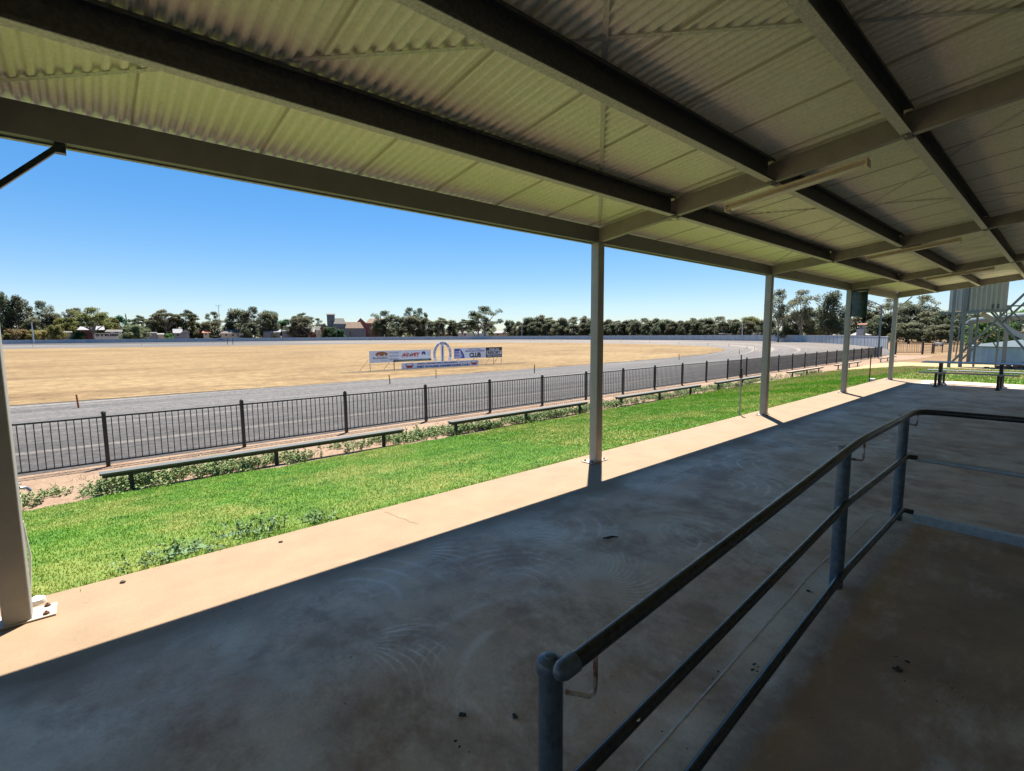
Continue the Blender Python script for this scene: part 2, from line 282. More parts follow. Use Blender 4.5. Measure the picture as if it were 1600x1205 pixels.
# ---------------------------------------------------------------- mesh collector
class MB:
    def __init__(s): s.v=[]; s.f=[]
    def add(s,vs,fs):
        o=len(s.v); s.v.extend([tuple(x) for x in vs]); s.f.extend([tuple(i+o for i in f) for f in fs]); return s
    def box(s,x0,x1,y0,y1,z0,z1):
        return s.add([(x0,y0,z0),(x1,y0,z0),(x1,y1,z0),(x0,y1,z0),(x0,y0,z1),(x1,y0,z1),(x1,y1,z1),(x0,y1,z1)],
            [(0,3,2,1),(4,5,6,7),(0,1,5,4),(1,2,6,5),(2,3,7,6),(3,0,4,7)])
    def bar(s,a,b,w,h=None,upv=(0,0,1)):      # box bar from a to b
        a=Vector(a);b=Vector(b);h=h or w; d=(b-a).normalized(); u=Vector(upv)
        if abs(d.dot(u))>.98: u=Vector((1,0,0))
        sd=d.cross(u).normalized(); u=sd.cross(d)
        q=[]
        for p in (a,b):
            for i,j in ((-1,-1),(1,-1),(1,1),(-1,1)): q.append(p+sd*(i*w/2)+u*(j*h/2))
        return s.add(q,[(0,3,2,1),(4,5,6,7),(0,1,5,4),(1,2,6,5),(2,3,7,6),(3,0,4,7)])
    def tube(s,pts,r,n=12,cap=True):
        pts=[Vector(p) for p in pts]; rr=r if isinstance(r,(list,tuple)) else [r]*len(pts)
        vs=[];fs=[]; pu=None
        for i,p in enumerate(pts):
            if i==0: t=pts[1]-p
            elif i==len(pts)-1: t=p-pts[i-1]
            else: t=(pts[i+1]-p).normalized()+(p-pts[i-1]).normalized()
            t.normalize()
            if pu is None:
                pu=Vector((0,0,1)) if abs(t.z)<.9 else Vector((1,0,0))
            sd=t.cross(pu).normalized(); u=sd.cross(t).normalized(); pu=u
            for k in range(n):
                a=2*PI*k/n; vs.append(p+sd*math.cos(a)*rr[i]+u*math.sin(a)*rr[i])
        for i in range(len(pts)-1):
            for k in range(n):
                a=i*n+k;b=i*n+(k+1)%n; fs.append((a,b,b+n,a+n))
        if cap: fs.append(tuple(range(n-1,-1,-1))); fs.append(tuple(range((len(pts)-1)*n,len(pts)*n)))
        return s.add(vs,fs)
    def lathe(s,c,prof,n=20,ax='z'):           # prof: (r,z)
        vs=[];fs=[]
        for r,z in prof:
            for k in range(n):
                a=2*PI*k/n; vs.append((c[0]+r*math.cos(a),c[1]+r*math.sin(a),c[2]+z))
        for i in range(len(prof)-1):
            for k in range(n):
                a=i*n+k;b=i*n+(k+1)%n; fs.append((a,b,b+n,a+n))
        fs.append(tuple(range(n-1,-1,-1))); fs.append(tuple(range((len(prof)-1)*n,len(prof)*n)))
        return s.add(vs,fs)
    def poly(s,pts,d):                          # polygon extruded by vector d
        n=len(pts); d=Vector(d); vs=[Vector(p) for p in pts]+[Vector(p)+d for p in pts]
        fs=[tuple(range(n)),tuple(range(2*n-1,n-1,-1))]+[(i,i+n,(i+1)%n+n,(i+1)%n) for i in range(n)]
        return s.add(vs,fs)
    def build(s,name,m,parent=None,smooth=False,bevel=0,loc=None):
        me=bpy.data.meshes.new(name); me.from_pydata(s.v,[],s.f); me.materials.append(m)
        if smooth: me.shade_smooth() if smooth is True else me.set_sharp_from_angle(angle=smooth)
        o=bpy.data.objects.new(name,me); COL.objects.link(o)
        if smooth and smooth is not True:
            for p in me.polygons: p.use_smooth=True
            me.set_sharp_from_angle(angle=smooth)
        if parent: o.parent=parent
        if loc: o.location=loc
        if bevel:
            b=o.modifiers.new('bevel','BEVEL'); b.width=bevel; b.segments=2; b.limit_method='ANGLE'
        return o
def tag(o,label=None,cat=None,group=None,kind=None):
    if label: o['label']=label
    if cat: o['category']=cat
    if group: o['group']=group
    if kind: o['kind']=kind
    return o
def empty(name,loc=(0,0,0),rz=0,label=None,cat=None,group=None):
    o=bpy.data.objects.new(name,None); COL.objects.link(o); o.location=loc; o.rotation_euler=(0,0,rz); o.empty_display_size=.3
    return tag(o,label,cat,group)
def kids(o): return [c for c in bpy.data.objects if c.parent==o]
def copy_tree(o,parent=None):
    c=o.copy(); COL.objects.link(c); c.parent=parent
    for k in kids(o): copy_tree(k,c)
    return c
ORD=['first','second','third','fourth','fifth','sixth','seventh','eighth','ninth','tenth','eleventh','twelfth','thirteenth','fourteenth','fifteenth','sixteenth','seventeenth','eighteenth','nineteenth','twentieth','twenty-first','twenty-second','twenty-third','twenty-fourth','twenty-fifth','twenty-sixth','twenty-seventh','twenty-eighth','twenty-ninth','thirtieth']
def sm(t): t=max(0,min(1,t)); return t*t*(3-2*t)
def lin(a,b,n): return [a+(b-a)*i/(n-1) for i in range(n)]
# ---------------------------------------------------------------- terrain
SX1,SY1=22.2,4.35
def e_(y):
    if y<4.4: return -.05
    if y<9.5: return -.05-.63*(y-4.4)/5.1
    return -.68-.12*sm((y-9.5)/2.3)
def b_(x): return -.05-.75*sm((x-SX1)/40)
def Hn(x,y): return min(e_(y),b_(x))
def grid(name,xs,ys,zf,m,keep=None,uv=None):
    vs=[(x,y,zf(x,y)) for y in ys for x in xs]; n=len(xs); fs=[]
    for j in range(len(ys)-1):
        for i in range(n-1):
            if keep and not keep((xs[i]+xs[i+1])/2,(ys[j]+ys[j+1])/2): continue
            fs.append((j*n+i,j*n+i+1,(j+1)*n+i+1,(j+1)*n+i))
    mb=MB(); mb.v=vs; mb.f=fs; return mb.build(name,m,smooth=True)
def gz(x,y):
    if x<SX1-.4 and y<SY1-.3: return -.75
    return Hn(x,y)-.03
xs=[-900,-400,-150,-60,-30,-16]+lin(-12,46,59)+lin(50,110,13)+[140,200,320,500,900,1400]
ys=[-900,-400,-150,-60,-30,-15,-9,-5,-2]+lin(0,14,29)+[18,30,60,120,250,400,700,1200]
tag(grid('ground',xs,ys,gz,M['ground']),'dry tan paddock ground reaching to the horizon',kind='structure')
# dirt verge between lawn and fence
tag(grid('dirt_verge',lin(-16,66,165),lin(8.9,12.45,15),lambda x,y:Hn(x,y)-.012,M['dirt']),'pinkish bare dirt verge under the long benches beside the black fence',kind='structure')
def lawn_edge(x): return 9.33+.10*math.sin(x*1.7)+.07*math.sin(x*4.1+1)+.05*math.sin(x*9.3)
mb=MB(); X=lin(-13,44,229); n=len(X)
Y=16
for j in range(Y+1):
    for x in X:
        y=SY1+.0+(lawn_edge(x)-SY1)*j/Y; mb.v.append((x,y,Hn(x,y)))
for j in range(Y):
    for i in range(n-1): mb.f.append((j*n+i,j*n+i+1,(j+1)*n+i+1,(j+1)*n+i))
o0=len(mb.v); X2=lin(SX1,44,60); Y2=lin(-16,SY1,50)
for y in Y2:
    for x in X2: mb.v.append((x,y,Hn(x,y)))
for j in range(len(Y2)-1):
    for i in range(len(X2)-1):
        a=o0+j*len(X2)+i; mb.f.append((a,a+1,a+1+len(X2),a+len(X2)))
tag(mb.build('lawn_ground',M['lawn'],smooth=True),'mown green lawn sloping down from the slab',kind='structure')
# grass blades
mb=MB(); rg=random.Random(3)
def blades(n,xa,xb,ya,yb,hh,ww,cond=None):
    for _ in range(n):
        x=rg.uniform(xa,xb); y=rg.uniform(ya,yb)
        if y>lawn_edge(x)+rg.gauss(0,.06): continue
        if y<SY1+.015 and x<SX1+.03: continue
        if cond and not cond(x,y): continue
        z=Hn(x,y)-.005; a=rg.uniform(0,PI); h=hh*rg.uniform(.5,1.25); w=ww*rg.uniform(.7,1.3)
        dx,dy=math.cos(a)*w/2,math.sin(a)*w/2; lx,ly=rg.gauss(0,.45)*h,rg.gauss(0,.45)*h
        k=len(mb.v); mb.v+= [(x-dx,y-dy,z),(x+dx,y+dy,z),(x+lx,y+ly,z+h)]; mb.f.append((k,k+1,k+2))
blades(150000,-2.2,6,SY1,9.5,.024,.010)
blades(90000,6,16,SY1,9.5,.030,.018)
blades(50000,16,34,SY1,9.6,.06,.04)
blades(26000,SX1,33,-6,SY1,.06,.04)
blades(2500,-2.2,6,SY1,SY1+.06,.07,.012)
tag(mb.build('grass',M['blade']),'short green lawn grass between the slab and the benches',kind='stuff')
# slab with ramp
def slabz(x,y):
    rp=-.074*min(4.3,max(0,3.8-x)); k=1-sm((y-1.08)/1.4); return rp*k
mb=MB(); X=sorted(set([round(v,3) for v in lin(-9,-.6,12)+lin(-.5,3.8,24)+lin(4.3,SX1,24)])); Yv=sorted(set([round(v,3) for v in [-1.3,-.6,0,.6,.9,1.08]+lin(1.1,2.5,22)+[3,3.6,SY1]]))
n=len(X)
for y in Yv:
    for x in X: mb.v.append((x,y,slabz(x,y)))
for j in range(len(Yv)-1):
    for i in range(n-1): mb.f.append((j*n+i,j*n+i+1,(j+1)*n+i+1,(j+1)*n+i))
# skirts
k=len(mb.v)
mb.v+=[(-9,SY1,0),(SX1,SY1,0),(SX1,-1.3,0),(-9,SY1,-.3),(SX1,SY1,-.3),(SX1,-1.3,-.3)]
mb.f+=[(k,k+3,k+4,k+1),(k+1,k+4,k+5,k+2)]
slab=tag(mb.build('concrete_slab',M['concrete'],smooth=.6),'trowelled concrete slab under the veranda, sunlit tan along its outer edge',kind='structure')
mb=MB(); pts=[(1.0+.1*i,1.08,0) for i in range(0,42)]+[(5.2,1.085,0),(5.3,1.075,0),(5.37,1.06,0),(5.41,1.03,0)]
rj=random.Random(5)
for a,b in zip(pts[:-1],pts[1:]):
    w=.0045+rj.uniform(-.001,.0015)
    k=len(mb.v); mb.v+=[(a[0],a[1]-w,slabz(*a[:2])+.004),(b[0],b[1]-w,slabz(*b[:2])+.004),(b[0],b[1]+w,slabz(*b[:2])+.004),(a[0],a[1]+w,slabz(*a[:2])+.004)]; mb.f.append((k,k+1,k+2,k+3))
M['chalk']=mat('chalky_joint',(.75,.73,.70),(.42,.40,.37),25,.8)
mb.build('joint_line',M['chalk'],slab)
# hairline crack in the sunlit strip
mb=MB(); A=gnd(602,800,0); B=gnd(652,820,0); p=A.copy(); pl=[]
for i in range(15):
    t=i/14; q=A.lerp(B,t)+Vector((rj.uniform(-.012,.012),rj.uniform(-.012,.012),0)); pl.append(q)
for a,b in zip(pl[:-1],pl[1:]):
    w=.0013; k=len(mb.v); mb.v+=[(a.x-w,a.y-w,.004),(b.x-w,b.y-w,.004),(b.x+w,b.y+w,.004),(a.x+w,a.y+w,.004)]; mb.f.append((k,k+1,k+2,k+3))
mb.build('crack',M['leaflitter'],slab)
# dark spots trodden into the slab
mb=MB(); rq=random.Random(31)
for (px,py,sp_,n_,sz) in ((1180,1040,16,9,.012),(1110,1046,8,4,.008),(1150,1075,40,6,.005),(1265,930,30,6,.008),(1405,1050,26,5,.011),(1250,1080,90,10,.005),(1480,980,60,7,.007),(1330,1010,60,8,.005),(1500,1120,60,6,.006),(1020,1060,60,5,.005),(900,880,90,8,.004),(720,1130,18,5,.008),(1070,1170,40,5,.006)):
    for _ in range((n_+1)//2):
        q=gnd(px+rq.gauss(0,sp_*.6),py+rq.gauss(0,sp_*.45),0 if px<1000 else -.08)
        if not(-1.2<q.y<3.2): continue
        z=slabz(q.x,q.y)+.0025; r0=sz*rq.uniform(.25,.85); k=len(mb.v); nn_=7
        for i in range(nn_):
            a=2*PI*i/nn_; rr0=r0*rq.uniform(.5,1.3); x_,y_=q.x+rr0*math.cos(a)*1.3,q.y+rr0*math.sin(a); mb.v.append((x_,y_,slabz(x_,y_)+.0025))
        mb.f.append(tuple(range(k,k+nn_)))
tag(mb.build('spots',M['leaflitter'],slab),kind='stuff')
# ---------------------------------------------------------------- track, infield, far wall
def spline(P,per=8,closed=False):
    out=[];n=len(P)
    for i in range(n if closed else n-1):
        p=[P[(i+k)%n] if closed else P[max(0,min(n-1,i+k))] for k in (-1,0,1,2)]
        for s_ in range(per):
            t=s_/per
            out.append(tuple(.5*((2*p[1][c])+(-p[0][c]+p[2][c])*t+(2*p[0][c]-5*p[1][c]+4*p[2][c]-p[3][c])*t*t+(-p[0][c]+3*p[1][c]-3*p[2][c]+p[3][c])*t**3) for c in (0,1)))
    if not closed: out.append(P[-1][:2])
    return out
inner=[(-200,25.9),(-60,25.9),(0,25.9),(22,25.9),(36,26.3),(47,27.2),(57,28.9),(65,31.2),(72.5,34),(82,39.8),(92.5,50),(101,66),(105,84),(104,112),(92,132),(66,146),(38,154),(10,161),(-12,168),(-70,176),(-200,180)]
outer=[(-200,12.45),(-60,12.45),(0,12.45),(30,12.5),(48,12.55),(58,12.55),(72,13.4),(88,17.5),(104,23.7),(124,34),(139,45),(155,61),(166,85),(171,114),(169,194),(127,254),(71,295),(24,317),(-20,330),(-90,342),(-200,350)]
si=spline(inner,8); so=spline(outer,8)
mb=MB(); L=14; uvs=[]
acc=0
for i in range(len(si)):
    if i: acc+=math.hypot((si[i][0]+so[i][0]-si[i-1][0]-so[i-1][0])/2,(si[i][1]+so[i][1]-si[i-1][1]-so[i-1][1])/2)
    for j in range(L+1):
        t=j/L; mb.v.append((so[i][0]*(1-t)+si[i][0]*t,so[i][1]*(1-t)+si[i][1]*t,-.806)); uvs.append((acc/20,t))
for i in range(len(si)-1):
    for j in range(L):
        a=i*(L+1)+j; mb.f.append((a,a+1,a+L+2,a+L+1))
tr=mb.build('track',M['track'],smooth=True); tag(tr,'grey gravel harness racing track curving round the dry infield',kind='structure')
uvl=tr.data.uv_layers.new(name='UVMap')
for lp in tr.data.loops: uvl.data[lp.index].uv=uvs[lp.vertex_index]
mb=MB(); ri=random.Random(9)
edge=[(x+ri.uniform(-.15,.15),y+ri.uniform(-.15,.15)) for x,y in si]
mb.v=[(-200,100,-.797)]+[(x,y,-.797) for x,y in edge]; mb.f=[(0,i,i+1) for i in range(1,len(edge))]
tag(mb.build('infield',M['dry']),'dry golden grass infield inside the track',kind='structure')
# scuffed bare strip below the advertising boards
mb=MB(); st=spline([(13.2,31.6),(15.5,31.1),(18,31.0),(22,30.6),(26,31.2),(29.5,31.6),(29,32.7),(25,32.9),(20,33.3),(16,33.1),(13,32.6)],5,True)
mb.v=[(x+ri.uniform(-.1,.1),y+ri.uniform(-.1,.1),-.793) for x,y in st]; mb.f=[tuple(range(len(st)))]
M['scuff']=drymat('scuffed_red_earth',[(.3,(0.177,0.109,0.075)),(.5,(0.136,0.105,0.068)),(.7,(0.102,0.088,0.054))],1.2,18)
tag(mb.build('bare_earth_strip',M['scuff']),'scuffed reddish bare earth strip below the advertising boards',kind='structure')
# tufts of dry grass by the boards
def tuftmb(rr,n,rad,h,w=.02,lean=.5):
    m_=MB()
    for _ in range(n):
        a=rr.uniform(0,2*PI); r=rad*math.sqrt(rr.random()); x,y=r*math.cos(a),r*math.sin(a); hh=h*rr.uniform(.4,1.1)*(1-.5*r/rad)
        an=rr.uniform(0,PI); dx,dy=math.cos(an)*w/2,math.sin(an)*w/2; lx,ly=x*lean+rr.gauss(0,.25)*hh,y*lean+rr.gauss(0,.25)*hh
        k=len(m_.v); m_.v+=[(x-dx,y-dy,0),(x+dx,y+dy,0),(x+lx,y+ly,hh)]; m_.f.append((k,k+1,k+2))
    return m_
def weedmb(rr,n,rad,h,leaf=.03):                # leafy ground weed: stems with many small leaves
    m_=MB()
    for _ in range(n):
        a=rr.uniform(0,2*PI); r=rad*math.sqrt(rr.random()); x,y=r*math.cos(a),r*math.sin(a); hh=h*rr.uniform(.5,1.1)*(1.05-.55*r/rad)
        lx,ly=x*.5+rr.gauss(0,.3)*hh,y*.5+rr.gauss(0,.3)*hh
        k=len(m_.v); m_.v+=[(x-.003,y,0),(x+.003,y,0),(x+lx,y+ly,hh)]; m_.f.append((k,k+1,k+2))
        for q in range(rr.randint(6,10)):
            t=rr.uniform(.25,1); px,py,pz=x+lx*t,y+ly*t,hh*t; u=Vector((rr.gauss(0,1),rr.gauss(0,1),rr.gauss(0,.6))).normalized()*leaf*rr.uniform(.7,1.5)
            w_=u.cross(Vector((rr.gauss(0,1),rr.gauss(0,1),1))).normalized()*leaf*.35; p0=Vector((px,py,pz))
            k=len(m_.v); m_.v+=[tuple(p0),tuple(p0+u*.5+w_),tuple(p0+u),tuple(p0+u*.5-w_)]; m_.f.append((k,k+1,k+2,k+3))
    return m_
rw=random.Random(21)
mb=MB()
def addm(dst,src,x,y,z,s=1):
    o=len(dst.v); dst.v.extend([(x+a*s,y+b*s,z+c*s) for a,b,c in src.v]); dst.f.extend([tuple(i+o for i in f) for f in src.f])
protos=[weedmb(rw,20,.17,.25,.035) for _ in range(4)]+[weedmb(rw,10,.12,.15,.03) for _ in range(3)]
for _ in range(800):
    x=rw.triangular(-3,30,2) if rw.random()<.8 else rw.uniform(-3,34); y=rw.gauss(9.95,.28)
    if not(9.35<y<11.6): continue
    den=.45+.55*math.sin(x*.9+1.3)*math.sin(x*.37)+.12*math.sin(x*5)
    if rw.random()>den+.3: continue
    addm(mb,rw.choice(protos),x,y,Hn(x,y)-.015,rw.uniform(.6,1.35))
tag(mb.build('weeds',M['leafdry']),'scruffy pale green weeds growing along the dirt verge under the benches',kind='stuff')
mb=MB()
for _ in range(420):
    x=rw.uniform(-3,20); y=rw.uniform(9.5,12.1); addm(mb,tuftmb(rw,7,.07,.09,.008),x,y,Hn(x,y)-.015,rw.uniform(.6,1.5))
M['straw']=mat('dry_straw',(.50,.40,.24),(.34,.26,.15),6,.9)
tag(mb.build('dry_grass',M['straw']),'dry straw wisps scattered on the dirt verge',kind='stuff')
# weed clumps beside the slab edge
cl=[(372,835,.2,'tall seeding weed clump'),(300,868,.22,'broad low weed clump'),(262,862,.16,'small pale weed clump'),(418,826,.16,'upright weed clump'),(500,812,.16,'sparse grassy weed clump'),(222,884,.14,'tiny weed clump')]
wh=['beside the thin upright clump','left of the tall clump at the slab edge','left of the broad clump','just right of the tallest clump','farthest along the slab edge towards the second post','nearest the left steel post by the slab edge']
for (px,py,rd,lb),w_ in zip(cl,wh):
    p=gnd(px,py,-.06); q=weedmb(rw,16 if rd>.15 else 9,rd,.2 if 'tall' in lb or 'upright' in lb else .12,.03)
    if 'tall' in lb or 'upright' in lb or 'sparse' in lb:
        addm(q,tuftmb(rw,22,rd,.27,.008,.2),0,0,0)
    q.poly([(rd*1.2*math.cos(t*PI/6),rd*1.2*math.sin(t*PI/6),-.03) for t in range(12)],(0,0,.012))
    o=q.build('weed_clump',M['weedgreen'],loc=(p.x,max(p.y,SY1+.12),Hn(p.x,max(p.y,SY1+.12))))
    tag(o,(lb+' in the lawn, '+w_),'weed','weed clumps along the slab edge')
# outer white wall
mbp=MB(); mbc=MB(); base=so
wl=[p for p in so if (p[0]>80 and p[1]>16.5) or p[1]>100]
acc=0; mbr=MB()
for a,b in zip(wl[:-1],wl[1:]):
    A=Vector((*a,-.85)); B=Vector((*b,-.85)); d=B-A; L_=d.length; k=max(1,round(L_/2.6))
    nn=d.cross(Vector((0,0,1))).normalized()
    for i in range(k):
        p=A+d*(i/k); q=A+d*((i+1)/k); tilt=ri.uniform(-.03,.03)
        mbp.bar(p.lerp(q,.012)+Vector((0,0,.9)),p.lerp(q,.988)+Vector((0,0,.9+tilt*.3)),.05,1.8)
        mbr.bar(p+Vector((0,0,.0)),p+Vector((0,0,1.8)),.09)
    mbc.bar(A+Vector((0,0,1.83)),B+Vector((0,0,1.83)),.12,.05)
wroot=empty('boundary_wall',(150,60,-.8),0,'long white panelled boundary wall around the outside of the track','wall')
def under(o,root): o.parent=root; o.matrix_parent_inverse=Matrix.Translation(-root.location) if root.rotation_euler.z==0 else root.matrix_basis.inverted(); return o
under(mbp.build('panel',M['wallwhite']),wroot); under(mbc.build('cap_rail',M['capwhite']),wroot); under(mbr.build('joint_post',M['greywall']),wroot)
# ---------------------------------------------------------------- veranda
PX=[-5.90,-.433,5.034,10.501,15.968,21.435]; PY=4.061; H0=2.858; SL=.124
def Rb(y): return H0+SL*(PY-y)
ver=empty('veranda',(8,1.5,0),0,'open steel veranda with a cream corrugated roof over the concrete slab','veranda')
YB=-1.3
# roof sheeting
mb=MB(); wv=.0762; x0,x1=-6.1,21.52; n=int((x1-x0)/wv*12)
XS=[x0+i*wv/12 for i in range(n+1)]
yy=[4.15,2,0,YB]
def shz(x,y): return Rb(y)+.200+.0165+.0125*math.tanh(1.9*math.cos(2*PI*x/wv))/.956
for y in yy:
    for x in XS: mb.v.append((x,y,shz(x,y)))
nn=len(XS)
for j in range(3):
    for i in range(nn-1): mb.f.append((j*nn+i,(j+1)*nn+i,(j+1)*nn+i+1,j*nn+i+1))
sh=under(mb.build('roof_sheeting',M['roof'],smooth=True),ver)
so_=sh.modifiers.new('thick','SOLIDIFY'); so_.thickness=.0015; so_.offset=1
# overlapping sheet laps: one folded edge hanging under each joint
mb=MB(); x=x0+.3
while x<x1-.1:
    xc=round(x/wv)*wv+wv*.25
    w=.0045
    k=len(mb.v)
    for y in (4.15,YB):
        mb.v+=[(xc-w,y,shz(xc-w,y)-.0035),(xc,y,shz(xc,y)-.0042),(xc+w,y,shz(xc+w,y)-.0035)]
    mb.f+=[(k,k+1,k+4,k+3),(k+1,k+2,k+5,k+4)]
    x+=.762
M['lap']=mat('darker_sheet_lap',(.52,.48,.36),(.44,.40,.30),10,.6)  # lap edge a tone darker than the sheeting
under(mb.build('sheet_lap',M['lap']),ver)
# eave beam: channel along the posts
mb=MB(); a,b=x0,21.50
mb.box(a,b,4.085,4.091,H0,H0+.185); mb.box(a,b,4.03,4.085,H0,H0+.006); mb.box(a,b,4.03,4.085,H0+.179,H0+.185); mb.box(a,b,4.024,4.03,H0,H0+.185)
under(mb.build('eave_beam',M['eave']),ver)
mb=MB(); mb.box(a,b,4.0925,4.125,H0-.012,H0-.006); mb.box(a,b,4.125,4.13,H0-.012,H0+.12)
under(mb.build('gutter',M['galv']),ver)
# rafters
for i,x in enumerate(PX):
    mb=MB(); t=.035
    hh=.198 if i==5 else .17
    for (xa,xb,za,zb) in ((x-t,x+t,0,.006),(x-t,x+t,hh-.006,hh),(x-.034,x-.028,.006,hh-.006)):
        mb.add([(xa,4.02,Rb(4.02)+za),(xb,4.02,Rb(4.02)+za),(xb,YB,Rb(YB)+za),(xa,YB,Rb(YB)+za),(xa,4.02,Rb(4.02)+zb),(xb,4.02,Rb(4.02)+zb),(xb,YB,Rb(YB)+zb),(xa,YB,Rb(YB)+zb)],
               [(0,3,2,1),(4,5,6,7),(0,1,5,4),(1,2,6,5),(2,3,7,6),(3,0,4,7)])
    under(mb.build('rafter',M['rafter']),ver)
    # cleats
PYS=[2.98,1.965,.955,-.06,-1.08]
for i in range(5):
    xa,xb=PX[i]+.038,PX[i+1]-.038
    for y in PYS:
        z=Rb(y)+.003
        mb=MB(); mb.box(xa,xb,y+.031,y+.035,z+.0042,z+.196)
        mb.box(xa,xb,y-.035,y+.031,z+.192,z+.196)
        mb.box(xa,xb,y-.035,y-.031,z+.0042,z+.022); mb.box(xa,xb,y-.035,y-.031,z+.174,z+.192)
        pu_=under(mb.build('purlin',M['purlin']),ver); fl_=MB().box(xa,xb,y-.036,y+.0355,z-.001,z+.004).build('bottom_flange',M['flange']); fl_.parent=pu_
# bolts at purlin / rafter joints
for x in PX[1:]:
    for y in PYS[:3]:
        cl_=under(MB().box(x-.075,x+.075,y-.03,y+.03,Rb(y)-.0035,Rb(y)-.0005).build('cleat',M['purlin']),ver)
        for s_ in (-1,1):
            bo=MB().lathe((x+s_*.055,y-.0,Rb(y)-.012),[(.011,0),(.011,.008)],6).build('bolt',M['galv']); bo.parent=cl_
# bracing straps against the underside of the sheets
def strap(a,b):
    mb=MB(); za=Rb(a[1])+.2003; zb=Rb(b[1])+.2003
    A=Vector((*a,za)); B=Vector((*b,zb)); d=(B-A).normalized(); sd=d.cross(Vector((0,0,1))).normalized()*.016
    L_=(B-A).length; n=int(L_/.05)
    # perforated: ladder-like strips leaving small holes
    for s_ in (-1,1):
        p=sd*s_*.62; q=sd*.38
        mb.add([A+p-q,B+p-q,B+p+q,A+p+q,A+p-q+Vector((0,0,.0015)),B+p-q+Vector((0,0,.0015)),B+p+q+Vector((0,0,.0015)),A+p+q+Vector((0,0,.0015))],[(0,3,2,1),(4,5,6,7),(0,1,5,4),(2,3,7,6)])
    for i in range(n):
        p=A+d*(i*.05); w=d*.036; c=sd*.235
        mb.add([p-c,p+w-c,p+w+c,p+c,p-c+Vector((0,0,.0014)),p+w-c+Vector((0,0,.0014)),p+w+c+Vector((0,0,.0014)),p+c+Vector((0,0,.0014))],[(0,3,2,1),(4,5,6,7)])
    return under(mb.build('brace_strap',M['strap']),ver)
for i in range(0,5):
    strap((PX[i]+.05,4.0),(PX[i+1]-.05,-.36)); strap((PX[i+1]-.05,4.0),(PX[i]+.05,-.36))
# posts
def roundrect(c,w,r,z0,z1,n=4):
    pts=[]
    for q,(sx,sy) in enumerate(((1,1),(-1,1),(-1,-1),(1,-1))):
        for k in range(n+1):
            a=PI/2*q+PI/2*k/n; pts.append((c[0]+sx*(w/2-r)+r*math.cos(a),c[1]+sy*(w/2-r)+r*math.sin(a),z0))
    return MB().poly(pts,(0,0,z1-z0))
proto=None
for i,x in enumerate(PX):
    if proto is None:
        p=bpy.data.objects.new('post',None)
        p=roundrect((0,0),.125,.012,.01,H0-.002).build('post',M['post'],smooth=.7)
        bp=MB().box(-.17,.17,-.075,.105,.003,.013).build('base_plate',M['plate'],p,bevel=.003)
        for bx in (-.125,.125):
            for by in (-.045,.075):
                mb=MB(); mb.lathe((bx,by,.0132),[(.017,0),(.017,.003)],12); mb.lathe((bx,by,.0165),[(.014,0),(.014,.010),(.006,.0105),(.006,.018)],6)
                mb.build('bolt',M['bolt'],bp)
        MB().box(-.07,.07,-.07,.026,H0-.0115,H0-.002).build('cap_plate',M['galv'],p)
        proto=p
    else: p=copy_tree(proto)
    p.location=(x,PY,0); under(p,ver)
under(MB().bar((-.37,PY,2.50),(-.03,PY,2.845),.03).bar((-.03,PY,2.8),(-.03,PY,2.856),.05).build('knee_brace',M['rail']),ver)
under(MB().bar((PX[5],3.99,2.50),(PX[5],3.62,2.90),.03).build('knee_brace',M['galv']),ver)
# unseen brick wall behind, added for its effect on the light
club=empty('unseen_club_wall',(8,-1.6,0),0,'unseen cream brick wall added behind the veranda to shape its light','building')
mb=MB(); mb.box(-9,21.5,-1.6,-1.305,-.5,3.75); under(mb.build('wall',M['bouncebrick']),club)
for xx in (9,13,17):
    w=under(MB().box(xx,xx+1.6,-1.303,-1.28,1.0,2.1).build('window',M['glass']),club)
# lights
lp=None
for i,(x,lb) in enumerate(((5.21,'stained cream light fitting under the rafter at the middle post, nearest and largest'),(10.68,'cream light fitting under the second rafter, between the nearest and the farthest fittings'),(16.14,'cream light fitting farthest away, near the post with the dark teal cover'))):
    if lp is None:
        t=empty('ceiling_light',(0,0,0))
        y0,y1=1.25,2.47; z0,z1=Rb(1.25)-.07,Rb(2.47)-.07
        def pr_(pts): return MB().add([(a,y0,z0+c) for a,c in pts]+[(a,y1,z1+c) for a,c in pts],[tuple(range(len(pts)))[::-1],tuple(range(len(pts),2*len(pts)))]+[(k,(k+1)%len(pts),(k+1)%len(pts)+len(pts),k+len(pts)) for k in range(len(pts))])
        pr_([(-.06,.0),(-.02,.045),(.02,.045),(.06,0),(.052,-.002),(.02,.03),(-.02,.03),(-.052,-.002)]).build('housing',M['batten'],t)
        e=pr_([(-.03,.046),(.03,.046),(.03,.068),(-.03,.068)]).build('spine',M['batten'],t)
        MB().tube([(0,y0+.04,z0+.008),(0,y1-.04,z1+.008)],.013,12).build('lamp_tube',M['tube'],t,smooth=.8)
        for yq,zq in ((y0+.0,z0),(y1-.0,z1)):
            MB().box(-.062,.062,yq-.006,yq+.006,zq-.018,zq+.05).build('end_cap',M['batten'],t,bevel=.002)
        lp=t
    else: t=copy_tree(lp)
    t.location=(x,0,0); tag(t,lb,'light fitting','light fittings under the rafters')
